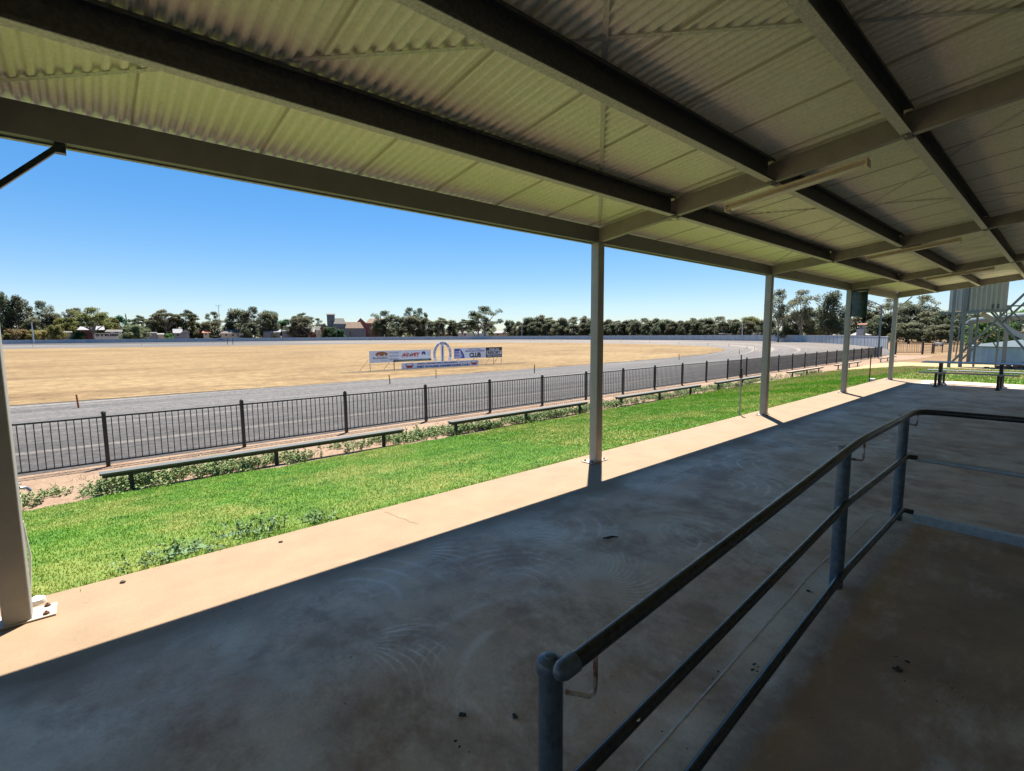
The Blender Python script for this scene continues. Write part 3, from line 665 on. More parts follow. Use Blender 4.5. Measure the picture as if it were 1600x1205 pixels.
# dark cover hanging by the fourth post
scr=empty('hanging_cover',(15.98,3.94,2.25),0,'glossy dark teal plastic cover hanging high on the fourth post','cover')
mb=MB(); rs=random.Random(4); W=10;Hh=14
for f_ in (0,1):
    for j in range(Hh+1):
        for i in range(W+1):
            u=i/W; v=j/Hh; d=.05*math.sin(PI*u)*(1 if f_ else -.6)+rs.uniform(-.012,.012)
            mb.v.append((-.08+(d if f_==0 else -d),.05-.37*u,-.14+.68*v+.015*math.sin(7*u)))
n=(W+1)
for f_ in (0,1):
    o=f_*(W+1)*(Hh+1)
    for j in range(Hh):
        for i in range(W):
            q=(o+j*n+i,o+j*n+i+1,o+(j+1)*n+i+1,o+(j+1)*n+i); mb.f.append(q if f_ else q[::-1])
o2=(W+1)*(Hh+1)
for j in range(Hh):
    for i in (0,W): mb.f.append((j*n+i,(j+1)*n+i,o2+(j+1)*n+i,o2+j*n+i))
mb.build('sheet',M['screen'],scr,smooth=True)
MB().box(-.13,.0,-.35,.06,.55,.60).build('bracket',M['black'],scr)
MB().tube([(-.08,.05,-.12),(-.1,.04,.2)],.01,6).build('cord',M['black'],scr)
# fuse box at the fourth post top
# ---------------------------------------------------------------- hand rail
hr=empty('handrail',(3.2,.91,0),0,'dark galvanised pipe handrail beside the ramp turning right at its far post','handrail')
def addr(mb,name,m,sm_=.8,**k): return under(mb.build(name,m,smooth=sm_,**k),hr)
pts=[(.93,.91,.70),(3.685,.91,.94),(5.47,.91,.94)]
for k,(x,tz,cap) in enumerate(((.935,.78,1),(3.685,.955,0),(5.44,.955,0))):
    r=.036 if k==0 else .04
    mb=MB()
    if cap: mb.lathe((x,.91,slabz(x,.91)-.05),[(r,0),(r,tz-.02-slabz(x,.91)+.05)],28)
    else: mb.lathe((x,.91,-.05),[(r,0),(r,tz+.05),(r*.85,tz+.052)],28)
    pobj=addr(mb,'rail_post',M['railpost'])
    if cap:
        c=MB().lathe((x,.91,tz-.045),[(.040,0),(.042,.004),(.042,.026),(.038,.037),(.025,.044),(.018,.046),(.017,.051),(.009,.053)],28)
        co=c.build('post_cap',M['railpost'],smooth=.6); co.parent=pobj
top=[(.93,.842,.788),(1.2,.842,.807),(2.4,.842,.893),(3.60,.842,.982),(3.72,.842,.989),(3.86,.842,.993),(4.9,.842,.993),(5.36,.842,.993),(5.46,.815,.993),(5.52,.77,.993),(5.545,.70,.993),(5.55,.5,.993),(5.55,-.6,.993),(5.55,-1.27,.993)]
tp=addr(MB().tube(top,.0245,20),'top_rail',M['rail'])
c=MB(); 
cap_=[(.905,.842,.7865),(.913,.842,.787),(.930,.842,.788),(.957,.842,.790)]
co=MB().tube([(.884,.842,.7848),(.888,.842,.785),(.897,.842,.7855),(.912,.842,.787),(.962,.842,.7902)],[.006,.014,.022,.0275,.0275],20).build('rail_cap',M['railpost'],smooth=.8); co.parent=tp
addr(MB().tube([(.1,.872,.303),(3.64,.872,.585),(3.75,.872,.588),(5.40,.872,.588),(5.455,.86,.588),(5.47,.80,.585)],.0215,16),'middle_rail',M['rail'])
addr(MB().tube([(5.47,.81,.575),(5.47,-.6,.553),(5.47,-1.27,.545)],.019,16),'cross_rail',M['galvblue'])
addr(MB().tube([(.1,.872,-.192),(3.68,.872,.098),(3.78,.872,.101),(5.38,.872,.10),(5.455,.86,.095),(5.475,.80,.085)],.0225,16),'bottom_rail',M['rail'])
addr(MB().box(5.45,5.52,-1.27,.80,-.01,.075),'kerb_rail',M['galvblue'],.5,bevel=.004)
for (x,z,dx) in ((.978,.655,.075),(3.724,.86,.13),(5.48,.87,.12)):
    zt=.765 if x<2 else .966; zt=.775 if x<2 else zt
    mb=MB().tube([(x-.004,.885,z+.012),(x+dx*.4,.862,z),(x+dx-.02,.848,z-.012),(x+dx-.004,.843,z-.004),(x+dx,.842,z+.02),(x+dx,.842,zt)],.0075,10)
    addr(mb,'bracket',M['bracket'])
for x,z in ((1.42,.42),(1.42,.0)):
    mb=MB()
addr(MB().lathe((1.30,.862,.41),[(.011,0),(.011,.003),(.004,.003),(.004,.0045)],16),'rivet',M['pvc'])
# bird droppings, twigs, leaf litter on the slab
lit=[(953,841,'curled brown twig lying on the shaded concrete left of the rail',.11),(1402,1046,'dark crumbled dropping on the ramp floor',.045),(722,1127,'dark leaf fragment near the bottom edge left of the end post',.035),(805,1130,'small dark leaf fragment just left of the end post',.03),(1263,925,'brown scrap between the chalk line and the bottom rail',.025),(438,848,'tiny dark leaf on the sunlit concrete strip',.035),(190,911,'small dark leaf on the sunlit concrete near the left post',.04),(1417,1033,'tiny dark speck beside the crumbled dropping on the ramp',.02)]
for px,py,lb,sz in lit:
    p=gnd(px,py,0 if py<1000 or px<1000 else -.1)
    p.z=slabz(p.x,p.y); q=gnd(px,py,p.z); mb=MB()
    for _ in range(9 if sz<.1 else 5):
        a=rw.uniform(0,2*PI); r=sz*.4*rw.random(); s_=sz*rw.uniform(.12,.3)
        c=Vector((q.x+r*math.cos(a),q.y+r*math.sin(a),slabz(q.x,q.y)+.004))
        vs=[c+Vector((s_*math.cos(t)*rw.uniform(.6,1.2),s_*math.sin(t)*rw.uniform(.6,1.2),0)) for t in [k*PI/3 for k in range(6)]]
        mb.poly(vs,(0,0,.004+s_*.25))
    if sz>.1:
        mb=MB().tube([q+Vector((-.06,.03,.008)),q+Vector((-.02,.0,.012)),q+Vector((.02,-.005,.010)),q+Vector((.06,-.04,.006))],[.004,.009,.008,.004],7)
    tag(mb.build('twig' if sz>.1 else 'litter_scrap',M['leaflitter']),lb,'litter')
# tap riser behind the first post
tp=empty('garden_tap',(-.392,4.16,0),0,'chrome garden tap on a cream pipe behind the left steel post','tap')
MB().tube([(0,0,-.05),(0,0,.74)],.012,10).build('pipe',M['batten'],tp,smooth=.8)
MB().tube([(.015,0,.15),(.03,.01,.35),(.015,0,.58)],.006,8).build('hose',M['pvc'],tp,smooth=.8)
MB().box(-.02,.02,-.02,.02,.66,.74).build('valve_block',M['batten'],tp,bevel=.006)
mb=MB(); mb.tube([(0,0,.74),(0,0,.80)],.017,12); mb.tube([(0,0,.79),(.05,-.0,.785),(.065,0,.76)],.011,10); mb.tube([(-.03,0,.815),(.03,0,.815)],.006,8)
mb.build('spout',M['tap'],tp,smooth=.8)
MB().lathe((.03,.1,-.04),[(.03,0),(.045,.03),(.04,.07),(.015,.085)],14).build('drain_cap',M['pvc'],tp,smooth=.8)
# two water risers along the slab edge
for x,y,h,m_,lb in ((10.15,4.40,.97,'polewood','thin pale pipe riser with a black top at the slab edge beside the third post'),(20.3,4.42,.93,'pegorange','thin rusty brown riser at the slab edge beside the last post')):
    r_=empty('pipe_riser',(x,y,0),0,lb,'pipe')
    MB().tube([(0,0,-.1),(0,0,h*.86)],.017,10).build('pipe',M[m_] if m_!='pegorange' else M['bolt'],r_,smooth=.8)
    mb=MB(); mb.tube([(0,0,h*.86),(0,0,h)],.022,10); 
    if x<15: mb.box(-.02,.02,-.03,.03,h*.8,h*.88)
    mb.build('valve',M['black'],r_)
tag(MB().box(20.55,20.85,4.36,4.5,-.06,.07).build('white_block',M['white'],bevel=.006),'small white block against the slab corner beside the last post','block')
# ---------------------------------------------------------------- benches
bspec=[(0.0,5.15,(.38,2.52,4.69),'benchtop','nearest bench, behind the left post'),(6.4,11.4,(6.58,8.9,11.12),'benchtop','second bench, ending behind the middle post'),(12.95,18.4,(13.2,15.5,17.7),'benchtop','third bench, just right of the middle post'),(19.75,25.2,(20.0,22.3,24.5),'benchtop','fourth bench, ending behind the third post'),(27.7,33.2,(28.4,30.6,32.6),'tan_bench','fifth bench, right of the third post'),(35.7,41.3,(36.3,38.7,40.7),'tan_bench','sixth bench, passing behind the fourth post'),(46.6,52.0,(47.1,49.3,51.4),'tan_bench','seventh and farthest bench, left of the last post')]
for (a,b,lg,mt,lb) in bspec:
    z=-.68; t=empty('long_bench',((a+b)/2,9.6,z),0,('weathered tan' if mt=='tan_bench' else 'dark green')+' long plank '+lb,'bench','long benches along the track fence')
    cx=(a+b)/2
    MB().box(a-cx,b-cx,-.09,.09,.295,.325).build('seat',M[mt],t,bevel=.004)
    MB().box(a-cx+.03,b-cx-.03,-.07,-.03,.245,.294).box(a-cx+.03,b-cx-.03,.03,.07,.245,.294).build('bearer',M['benchleg'] ,t)
    for x in lg: MB().box(x-cx-.03,x-cx+.03,-.028,.028,-.15,.292).build('leg',M['benchleg'],t)
# ---------------------------------------------------------------- track fence
FY=12.25; fx=-7.05; sp=2.4
fence=empty('track_fence',(27,FY,-.8),0,'black metal picket fence running the length of the track','fence')
pan=None; pst=None; xs_=[]
x=fx
while x<61: xs_.append(x); x+=sp
def fyy(x): return FY if x<44 else FY-.0*(x-44)
for i,x in enumerate(xs_):
    if pst is None:
        pst=MB().box(-.034,.034,-.034,.034,-.1,1.045).lathe((0,0,1.046),[(.045,0),(.045,.012),(.03,.028),(.008,.04)],4).build('fence_post',M['black'])
        p=pst
    else: p=pst.copy(); COL.objects.link(p)
    p.location=(x-fence.location.x,fyy(x)-FY,0); p.parent=fence
    if i<len(xs_)-1:
        if pan is None:
            mb=MB(); mb.box(.035,sp-.035,-.016,.016,.955,.985); mb.box(.035,sp-.035,-.016,.016,.075,.105)
            for k in range(1,22):
                px_=k*sp/22; mb.box(px_-.0075,px_+.0075,-.0075,.0075,.104,.956)
            pan=mb.build('picket_panel',M['black']); q=pan
        else: q=pan.copy(); COL.objects.link(q)
        q.location=(x-fence.location.x,fyy(x)-FY,0); q.parent=fence
for x in (28.3,):
    MB().tube([(x-fence.location.x,.05,-.1),(x-fence.location.x,.05,1.25)],.035,10).build('tall_post',M['black'],fence)
# shade mesh tied on the far panels
def clothmat():
    m,nt,b=nodes('grey_windbreak_mesh'); b.inputs['Base Color'].default_value=(.06,.06,.065,1); b.inputs['Roughness'].default_value=.9
    t=N(nt,'ShaderNodeBsdfTransparent'); mx=N(nt,'ShaderNodeMixShader'); v=pos(nt)
    link(nt,ramp(nt,noise(nt,2,3,.6,v),[(.3,g3(.42)),(.7,g3(.58))]),mx.inputs[0]); link(nt,t.outputs[0],mx.inputs[1]); link(nt,b.outputs[0],mx.inputs[2]); link(nt,mx.outputs[0],nt.nodes['Material Output'].inputs['Surface']); return m
M['cloth']=clothmat()
mb=MB(); xa,xb=26.6,60.1; nx=int((xb-xa)/.4)
for i in range(nx+1):
    x=xa+(xb-xa)*i/nx; y=.03+.015*math.sin(i*1.3)
    for z in (.08,.5,.97): mb.v.append((x-fence.location.x,y+.01*math.sin(i*2.1+z*5),z))
for i in range(nx):
    for j in range(2): a=i*3+j; mb.f.append((a,a+3,a+4,a+1))
mb.build('windbreak_mesh',M['cloth'],fence,smooth=True)
# ---------------------------------------------------------------- gate and wire fence beyond
GA,GB=gnd(1399,553.5),gnd(1441,553.5)
gate=empty('field_gate',GA,math.atan2(GB.y-GA.y,GB.x-GA.x),'black framed wire mesh gate across the paddock right of the last post','gate')
L_=(GB-GA).length; w=.09
M['brushwire']=mat('rust_brown_mesh',(.20,.13,.08),(.13,.09,.06),9,.9)
MB().box(0,L_,-.03,.03,1.12,1.2).box(0,L_,-.03,.03,.18,.25).build('gate_frame',M['peg'],gate)
mb=MB()
for i in range(30):
    x=L_*(i+.5)/30+ri.uniform(-.04,.04); mb.box(x-.008,x+.008,-.008,.008,.24,1.13)
mb.build('wire_mesh',M['brushwire'],gate)
for x in (0,L_): MB().box(x-.07,x+.07,-.07,.07,-.1,1.32).build('gate_post',M['black'],gate)
for i in range(4): pass
wf=empty('wire_fence',gnd(1441,553.5),0,'low rusty wire and post fence running right from the black gate','fence')
pl=[gnd(1443,553),gnd(1456,552.5),gnd(1459,552),gnd(1472,551),gnd(1490,549.5),gnd(1508,548.5)]
for p in pl[1:]:
    d=p-wf.location; MB().box(d.x-.045,d.x+.045,d.y-.045,d.y+.045,-.1,1.15).build('fence_post',M['peg'],wf)
mb=MB()
for a,b in zip(pl[:-1],pl[1:]):
    for z in (.1,.4,.7,1.05): mb.bar(a-wf.location+Vector((0,0,z)),b-wf.location+Vector((0,0,z)),.035 if z>1 else .02)
    for k in range(9):
        q=(a-wf.location).lerp(b-wf.location,k/9); mb.bar(q+Vector((0,0,.05)),q+Vector((0,0,1.05)),.018)
mb.build('wire',M['brushwire'],wf)
# ---------------------------------------------------------------- street lamp & poles
p=gnd(1372,558.5); z1=zat(p,478)-p.z
lm=empty('lamp_post',p,0,'tall slim grey lamp post with a short sloping arm, left of the last post','lamp post')
MB().tube([(0,0,-.1),(0,0,z1*.93),(0,0,z1)],[.10,.07,.06],10).build('pole',M['greensteel'],lm,smooth=.8)
MB().tube([(0,0,z1),(-.25,1.15,z1+.65)],.045,8).build('arm',M['greensteel'],lm,smooth=.8)
MB().bar((-.2,.95,z1+.52),(-.32,1.6,z1+.92),.26,.1).build('lamp_head',M['white'],lm)
def pole(px,y1,D,r,lb,mt='polewood',arm=None,name='pole'):
    p=away(px,D); z=zat(p,y1)-p.z
    t=empty(name,p,0,lb,'pole')
    MB().tube([(0,0,-.2),(0,0,z)],[r,r*.7],8).build('shaft',M[mt],t,smooth=.8)
    if arm:
        s=mpp(p); MB().bar(rt*(-arm*s)+Vector((0,0,z-.1)),rt*(arm*s)+Vector((0,0,z-.1)),.12).build('crossarm',M[mt],t)
        if arm>3: MB().bar(rt*(-arm*s*.7)+Vector((0,0,z-1.1)),rt*(arm*s*.7)+Vector((0,0,z-1.1)),.08).build('crossarm',M[mt],t)
    return t
pole(51.5,504,330,.28,'pale pole with a small head in front of the tan shrub at far left','white',2,name='light_pole')
pole(471.5,507,330,.25,'pale bare pole in front of the umbrella gum left of the grey mill')
pole(815.5,507,262,.22,'thin pale pole at the left end of the dense dark tree belt')
pole(1159.5,505,175,.16,'thin white pole in front of the yellow-green tree left of the third post','white')
pole(344.5,477,350,.16,'very tall thin television aerial mast above the grey gums','greywall',5,name='aerial_mast')
# ---------------------------------------------------------------- track marker pegs
pg=[(123,637,.45),(609.5,600,.45),(835,582.5,.5),(1061,562.5,.5),(1155,553.6,.55),(1179,548,.5),(1167,545,.5),(1139,541.6,.5),(1106,540,.5),(1061,537.6,.5),(1015,536,.5),(971,535,.5),(877,534,.6),(828,533.7,.6),(730,533,.6),(632,534,.6),(578,534.5,.6),(221,540.5,.6),(51,542.5,.6)]
pd=['leaning orange peg by the track opposite the nearest bench','upright orange peg on the infield edge below the advertising boards','black peg on the infield edge just left of the middle post','dark peg on the near infield edge right of the middle post','dark peg near the tip of the infield at the bend','outermost peg at the far right of the bend','second outermost peg on the bend','dark peg beyond the infield tip','peg on the far rail line just left of the infield tip','far rail line peg behind the infield, well right of the middle post','far rail line peg third to the right of the middle post','far rail line peg right beside the middle post','far rail line peg just left of the middle post','far rail line peg left of the middle post, one further','far rail line peg above the resort advertising board','far rail line peg above the left advertising board','far rail line peg above the left board end','far rail line peg in front of the pale green bush at left','leftmost far rail line peg under the tan shrub']
for (px,py,h),lb in zip(pg,pd):
    p=gnd(px,py); le=R.uniform(-.08,.08)
    m_='pegorange' if 'orange' in lb else 'peg'
    o=MB().tube([(0,0,-.05),(le,le*.5,h)],[.032,.025],8).lathe((le,le*.5,h-.002),[(.034,0),(.03,.03),(.012,.04)],8).build('marker_peg',M[m_],loc=p,smooth=.8)
    tag(o,lb,'marker peg','marker pegs along the inner track edge')
for px,lb in ((355.5,'left upright of the thin dark post pair on the far track'),(364,'right upright of the thin dark post pair on the far track')):
    p=gnd(px,538.6); tag(MB().tube([(0,0,-.05),(0,0,zat(p,528.5)-p.z)],.09,8).build('track_post',M['peg'],loc=p),lb,'post','thin post pair on the far track')
p=gnd(783,574.5); tag(MB().tube([(0,0,0),(0,0,.5)],.02,6).build('marker_stake',M['peg'],loc=gnd(835,582)+Vector((-7,1,0))),'short stake in the infield right of the advertising boards','stake')
# ---------------------------------------------------------------- text helper
def txt(body,x0,x1,z0,z1,m,parent,name='lettering',y=-.004,bold=0,shear=0,rot=0):
    cu=bpy.data.curves.new('t','FONT'); cu.body=body; cu.size=1; cu.offset=bold; cu.shear=shear; cu.resolution_u=3; cu.extrude=.02
    ob=bpy.data.objects.new('t',cu); COL.objects.link(ob)
    dg=bpy.context.evaluated_depsgraph_get(); dg.update(); me=bpy.data.meshes.new_from_object(ob.evaluated_get(dg))
    bpy.data.objects.remove(ob)
    xs=[v.co.x for v in me.vertices]; ys=[v.co.y for v in me.vertices]
    ax,bx,ay,by=min(xs),max(xs),min(ys),max(ys); cx,cz=(x0+x1)/2,(z0+z1)/2; c,s=math.cos(rot),math.sin(rot)
    for v in me.vertices:
        X_=((v.co.x-ax)/(bx-ax)-.5)*(x1-x0); Z_=((v.co.y-ay)/(by-ay)-.5)*(z1-z0); d=v.co.z
        v.co=(cx+X_*c-Z_*s,y-(.003 if d>0 else 0),cz+X_*s+Z_*c)
    me.materials.clear(); me.materials.append(m)
    o=bpy.data.objects.new(name,me); COL.objects.link(o); o.parent=parent; return o
def plate(parent,name,x0,x1,z0,z1,m,y=-.004,t=.003):
    return MB().box(x0,x1,y-t,y,z0,z1).build(name,m,parent)
def disc(parent,name,cx,cz,rx,rz,m,y=-.004,n=28,a0=0,a1=2*PI,hole=0):
    pts=[(cx+rx*math.cos(a0+(a1-a0)*k/n),y,cz+rz*math.sin(a0+(a1-a0)*k/n)) for k in range(n+(0 if a1-a0>6.2 else 1))]
    return MB().poly(pts,(0,-.003,0)).build(name,m,parent)
SO=Vector((15.04,32.56,-.8))
def signroot(name,x,label,cat='sign',y=0): return empty(name,(SO.x+x,SO.y+y,SO.z),0,label,cat,'advertising boards on the infield')
def legs(t,xs,h=.6,y=.03,back=True):
    for x in xs:
        MB().tube([(x,y,-.1),(x,y,h)],.018,8).build('leg',M['greywall'],t)
        if back: MB().tube([(x-.15,y+.02,h+.2),(x-.7,y+.25,0)],.012,6).build('stay',M['peg'],t)
# board A
a=signroot('sponsor_board',0,'wide white sponsor board at the left with AGnVET in red italics and a brown oval')
plate(a,'panel',0,5.08,.56,1.42,M['sign'],.02,.02)
legs(a,(.05,1.9),.56)
disc(a,'emblem',.95,1.16,.48,.19,M['ochre']); disc(a,'emblem',.95,1.08,.28,.10,M['sign'],-.0075); disc(a,'emblem',.95,1.13,.18,.10,M['ochre'],-.0108)
txt('Evolution',.28,1.42,.84,.955,M['ink'],a,bold=.02); txt('Mining',.9,1.35,.66,.74,M['greyink'],a)
for i,t_ in enumerate(('Proudly','Supporting','this Event')): txt(t_,1.55,2.30,1.18-.23*i,1.30-.23*i,M['greyink'],a,bold=.02)
txt('AG',2.52,3.16,.93,1.20,M['red'],a,bold=.05,shear=.3); txt('n',3.16,3.36,.93,1.10,M['ink'],a,bold=.04,shear=.3); txt('VET',3.36,4.1,.93,1.20,M['red'],a,bold=.05,shear=.3)
plate(a,'underline',2.5,4.0,.875,.89,M['red'])
disc(a,'emblem',4.42,1.12,.17,.165,M['navy'],a0=-.6,a1=PI+.6); MB().poly([(4.34,-.0075,.86),(4.42,-.0075,1.16),(4.50,-.0075,.86)],(0,-.003,0)).build('emblem',M['sign'],a)
txt('Community Support',4.68,5.02,1.1,1.14,M['greyink'],a); plate(a,'text_line',4.72,4.98,1.02,1.03,M['greyink']); plate(a,'text_line',4.76,4.95,.96,.97,M['greyink'])
st=signroot('strip_board',1.86,'long thin black and green strip board under the AGnVET sponsor board')
plate(st,'panel',0,3.22,.56,.70,M['greenink'],-.022,.02); 
MB().tube([(.1,.05,-.1),(.1,.05,.6)],.015,6).build('leg',M['greywall'],st)
txt('For all your rural farm supplies and animal health needs',.2,3.0,.60,.66,M['sign'],st,y=-.045)
# arch
ar=signroot('club_arch',6.15,'tall white oval arch board lettered HARNESS RACING CLUB round a blue striped centre post','sign')
mb=MB(); n=40; ox,oz,ix,iz,cz=.88,1.0,.62,.80,1.0
for k in range(n+1):
    a_=-.62+(PI+1.24)*k/n
    for rx,rz in ((ox,oz),(ix,iz)):
        for y in (0,.03): mb.v.append((rx*math.cos(a_),y,cz+rz*math.sin(a_)))
for k in range(n):
    i=k*4; j=i+4
    mb.f+=[(i,i+2,j+2,j),(i+1,j+1,j+3,i+3),(i,j,j+1,i+1),(i+2,i+3,j+3,j+2)]
mb.build('oval_rim',M['sign'],ar)
MB().box(-.15,.15,.0,.04,-.05,1.82).build('centre_post',M['sign'],ar); plate(ar,'stripe',-.04,.04,.35,1.66,M['navy'])
word='HARNESS RACING CLUB'
for i,ch in enumerate(word):
    if ch==' ': continue
    a_=PI+.28-(PI+.56)*(i+.5)/len(word); cx,cz_=.75*math.cos(a_),1.0+.90*math.sin(a_)
    ta=math.atan2(.90*math.cos(a_),-.75*math.sin(a_))+PI
    txt(ch,cx-.055,cx+.055,cz_-.075,cz_+.075,M['navy'],ar,y=-.002,bold=.05,rot=ta)
for x in (-.72,.72): MB().box(x-.03,x+.03,.01,.04,-.1,.5).build('leg',M['sign'],ar)
# lower long board
A2=Vector((17.36,32.34,-.8)); B2=Vector((23.98,31.5,-.8)); 
lw=empty('club_banner_board',(17.36,32.2,-.8),math.atan2(-.55,6.6),'long low white board on the ground lettered WEST WYALONG HARNESS RACING CLUB','sign','advertising boards on the infield')
plate(lw,'panel',0,6.7,.03,.48,M['sign'],.02,.03)
txt("JUDD'S CONTRACTING & MECHANICAL",1.25,4.75,.28,.43,M['navy'],lw,y=-.012,bold=.055); txt("Supports The",4.85,5.7,.31,.42,M['navy'],lw,y=-.012,shear=.2,bold=.01)
txt("WEST WYALONG HARNESS RACING CLUB !",1.2,5.85,.07,.23,M['navy'],lw,y=-.012,bold=.055)
for x in (.62,6.28):
    MB().poly([(x-.36,-.012,.36),(x-.28,-.012,.42),(x+.28,-.012,.42),(x+.36,-.012,.36),(x+.2,-.012,.09),(x-.2,-.012,.09)],(0,-.003,0)).build('badge',M['greyink'],lw)
    MB().poly([(x-.30,-.0155,.27),(x+.30,-.0155,.27),(x+.17,-.0155,.12),(x-.17,-.0155,.12)],(0,-.003,0)).build('badge',M['red'],lw)
    plate(lw,'badge',x-.22,x+.22,.29,.38,M['sign'],-.0155)
# club board
cb=signroot('club_board',7.22,'white board with a purple striped emblem and the word CLUB, right of the oval arch')
plate(cb,'panel',0,3.28,.58,1.44,M['sign'],.02,.02)
M['violet']=mat('sign_violet_ink',(.05,.05,.28),(.07,.07,.34),4,.5)
plate(cb,'emblem',.06,1.05,.62,1.38,M['violet'])
for k in range(5):
    z=.70+.12*k; MB().poly([(.12,-.0075,z),(.5,-.0075,z),(.78-.05*k,-.0075,z+.12),(.85-.05*k,-.0075,z+.10),(.56,-.0075,z-.045),(.12,-.0075,z-.045)],(0,-.003,0)).build('emblem',M['sign'],cb)
MB().poly([(1.07,-.0075,.62),(1.0,-.0075,.9),(.85,-.0075,1.15),(.62,-.0075,1.38),(1.07,-.0075,1.38)],(0,-.003,0)).build('emblem',M['sign'],cb)
txt('WEST WYALONG',1.4,2.7,1.285,1.375,M['navy'],cb,bold=.02); txt('SERVICES & CITIZENS',1.15,3.12,1.11,1.23,M['violet'],cb,bold=.03); txt('CLUB',1.55,2.75,.64,1.04,M['ink'],cb,bold=.05)
legs(cb,(.4,2.0),.58,back=False)
rb=signroot('resort_board',10.52,'black and white board reading Club Inn RESORT at the right end of the boards')
plate(rb,'panel',0,1.78,.56,1.44,M['ink'],.02,.02)
plate(rb,'text_band',.08,1.70,.82,1.16,M['sign']); txt('RESORT',.16,1.62,.86,1.12,M['ink'],rb,y=-.008,bold=.05)
txt('Club Inn',.35,1.45,1.20,1.37,M['sign'],rb,bold=.03); txt('WEST WYALONG',.12,1.68,.62,.75,M['sign'],rb,bold=.02)
legs(rb,(1.7,),.58); legs(rb,(.85,),.6)
# ---------------------------------------------------------------- picnic table
tb=empty('picnic_table',(20.3,1.9,0),0,'grey metal picnic table with two attached bench seats at the far end of the slab','table')
M['tabletop']=mat('grey_aluminium_slat',(.33,.36,.38),(.22,.24,.25),9,.4,.4,0,.2,(8,1,8))
mb=MB()
for i in range(5): x=-.34+i*.15; mb.box(x,x+.14,-1.12,1.12,.715,.745)
mb.build('table_top',M['tabletop'],tb)
for sx in (-1,1):
    mb=MB()
    for i in range(2): x=sx*.68-.14+i*.145; mb.box(x,x+.135,-1.1,1.1,.425,.452)
    mb.build('seat',M['tabletop'],tb)
M['tableleg']=mat('dark_table_frame',(.04,.042,.05),(.03,.032,.04),9,.5)
for y in (-.68,.68):
    mb=MB(); mb.box(-.1,-.05,y-.04,y+.04,.03,.714); mb.box(.05,.1,y-.04,y+.04,.03,.714); mb.box(-.8,.8,y-.03,y+.03,.385,.424); mb.box(-.8,-.74,y-.03,y+.03,.03,.385); mb.box(.74,.8,y-.03,y+.03,.03,.385)
    mb.box(-.85,-.02,y-.05,y+.05,.004,.03); mb.box(.02,.85,y-.05,y+.05,.004,.03)
    mb.build('leg_frame',M['tableleg'],tb)
# ---------------------------------------------------------------- observation tower
tw=empty('judges_tower',(36,3.3,-.35),0,'steel framed tower with a ribbed cream cabin and stairs behind the picnic table','tower')
def up_(mb,name,m,**k): return under(mb.build(name,m,**k),tw)
def T(x,y,X): return onx(x,y,X)
for (x,y0,y1,X,r) in ((1486,575,440,34.6,.065),(1503.5,576,440,36,.075),(1524.5,574,490,37.3,.045),(1559.5,572,488,38.8,.045)):
    b=T(x-4,y0,X); t=Vector((b.x,b.y,zat(b,y1))); b.z=-.6
    up_(MB().box(b.x-r,b.x+r,b.y-r,b.y+r,-.6,t.z),'leg',M['greensteel'])
pq=[((1468,489),(1531,489),35.3,.09),((1487,566),(1600,460),36.4,.09),((1502,562),(1600,474),37.6,.08),((1517,452),(1600,545),36.8,.08),((1493,560),(1503,485),35.2,.05),((1513,500),(1547,472),37.0,.04),((1552,535),(1560,548),38.5,.05),((1565,478),(1600,478),38.2,.06),((1571,476),(1600,505),38.4,.06),((1573,478),(1573,505),38.2,.05),((1580,480),(1580,510),38.2,.04),((1565,490),(1600,510),38.6,.06)]
for a,b,X,w in pq:
    A=T(*a,X); B=T(*b,X)
    if b[0]==1600: B=A+(B-A)*1.5
    up_(MB().bar(A,B,w,w*1.2),'brace',M['greensteel'])
A=T(1533,490,37.2); B=T(1600,528,37.2); B=A+(B-A)*1.35
for dx in (0,.75):
    up_(MB().bar(A+Vector((dx,0,0)),B+Vector((dx,0,0)),.05,.22),'stringer',M['cabinwhite'])
mb=MB()
for k in range(14):
    q=A.lerp(B,(k+.5)/14); mb.box(q.x,q.x+.75,q.y-.11,q.y+.11,q.z+.02,q.z+.05)
up_(mb,'stair_tread',M['greensteel'])
A=T(1524,452,36.2); B=T(1560,495,36.2); mb=MB()
for dx in (0,.3): mb.bar(A+Vector((dx,0,0)),B+Vector((dx,0,0)),.035,.06)
for k in range(16):
    q=A.lerp(B,k/16); mb.bar(q,q+Vector((.3,0,0)),.03)
up_(mb,'ladder',M['greensteel'])
def ribbox(y0,y1,z0,z1,X0,X1,pitch=.19):   # ribbed box, front face at X0
    mb=MB(); mb.box(X0,X1,y1,y0,z0,z1); y=y1+pitch*.3
    while y<y0-.05: mb.box(X0-.05,X0,y,y+pitch*.4,z0+.003,z1-.003); y+=pitch
    x=X0+.1
    while x<X1-.1: mb.box(x,x+pitch*.35,y1-.025,y1,z0+.003,z1-.003); x+=pitch
    return mb
a1=T(1513,485,36.0); a2=T(1567,485,36.0)
up_(ribbox(a1.y,a2.y,a1.z,a1.z+2.3,36.0,38.0),'cabin',M['cabin'])
up_(MB().box(35.95,38.05,a2.y-.05,a1.y+.05,a1.z-.10,a1.z-.002),'cabin_floor',M['greensteel'])
up_(MB().box(35.9,38.15,a2.y-.12,a1.y+.1,a1.z+2.302,a1.z+2.38),'cabin_roof',M['tankroof'])
a3=T(1481,487,36.4); a4=T(1511,487,36.4)
up_(ribbox(a3.y,a4.y+.01,a3.z,a3.z+2.2,36.6,37.6),'side_screen',M['cabinwhite'])
up_(MB().box(35.96,35.97,a2.y+.12,a2.y+.42,a1.z+.05,a1.z+.27),'vent',M['glass'])
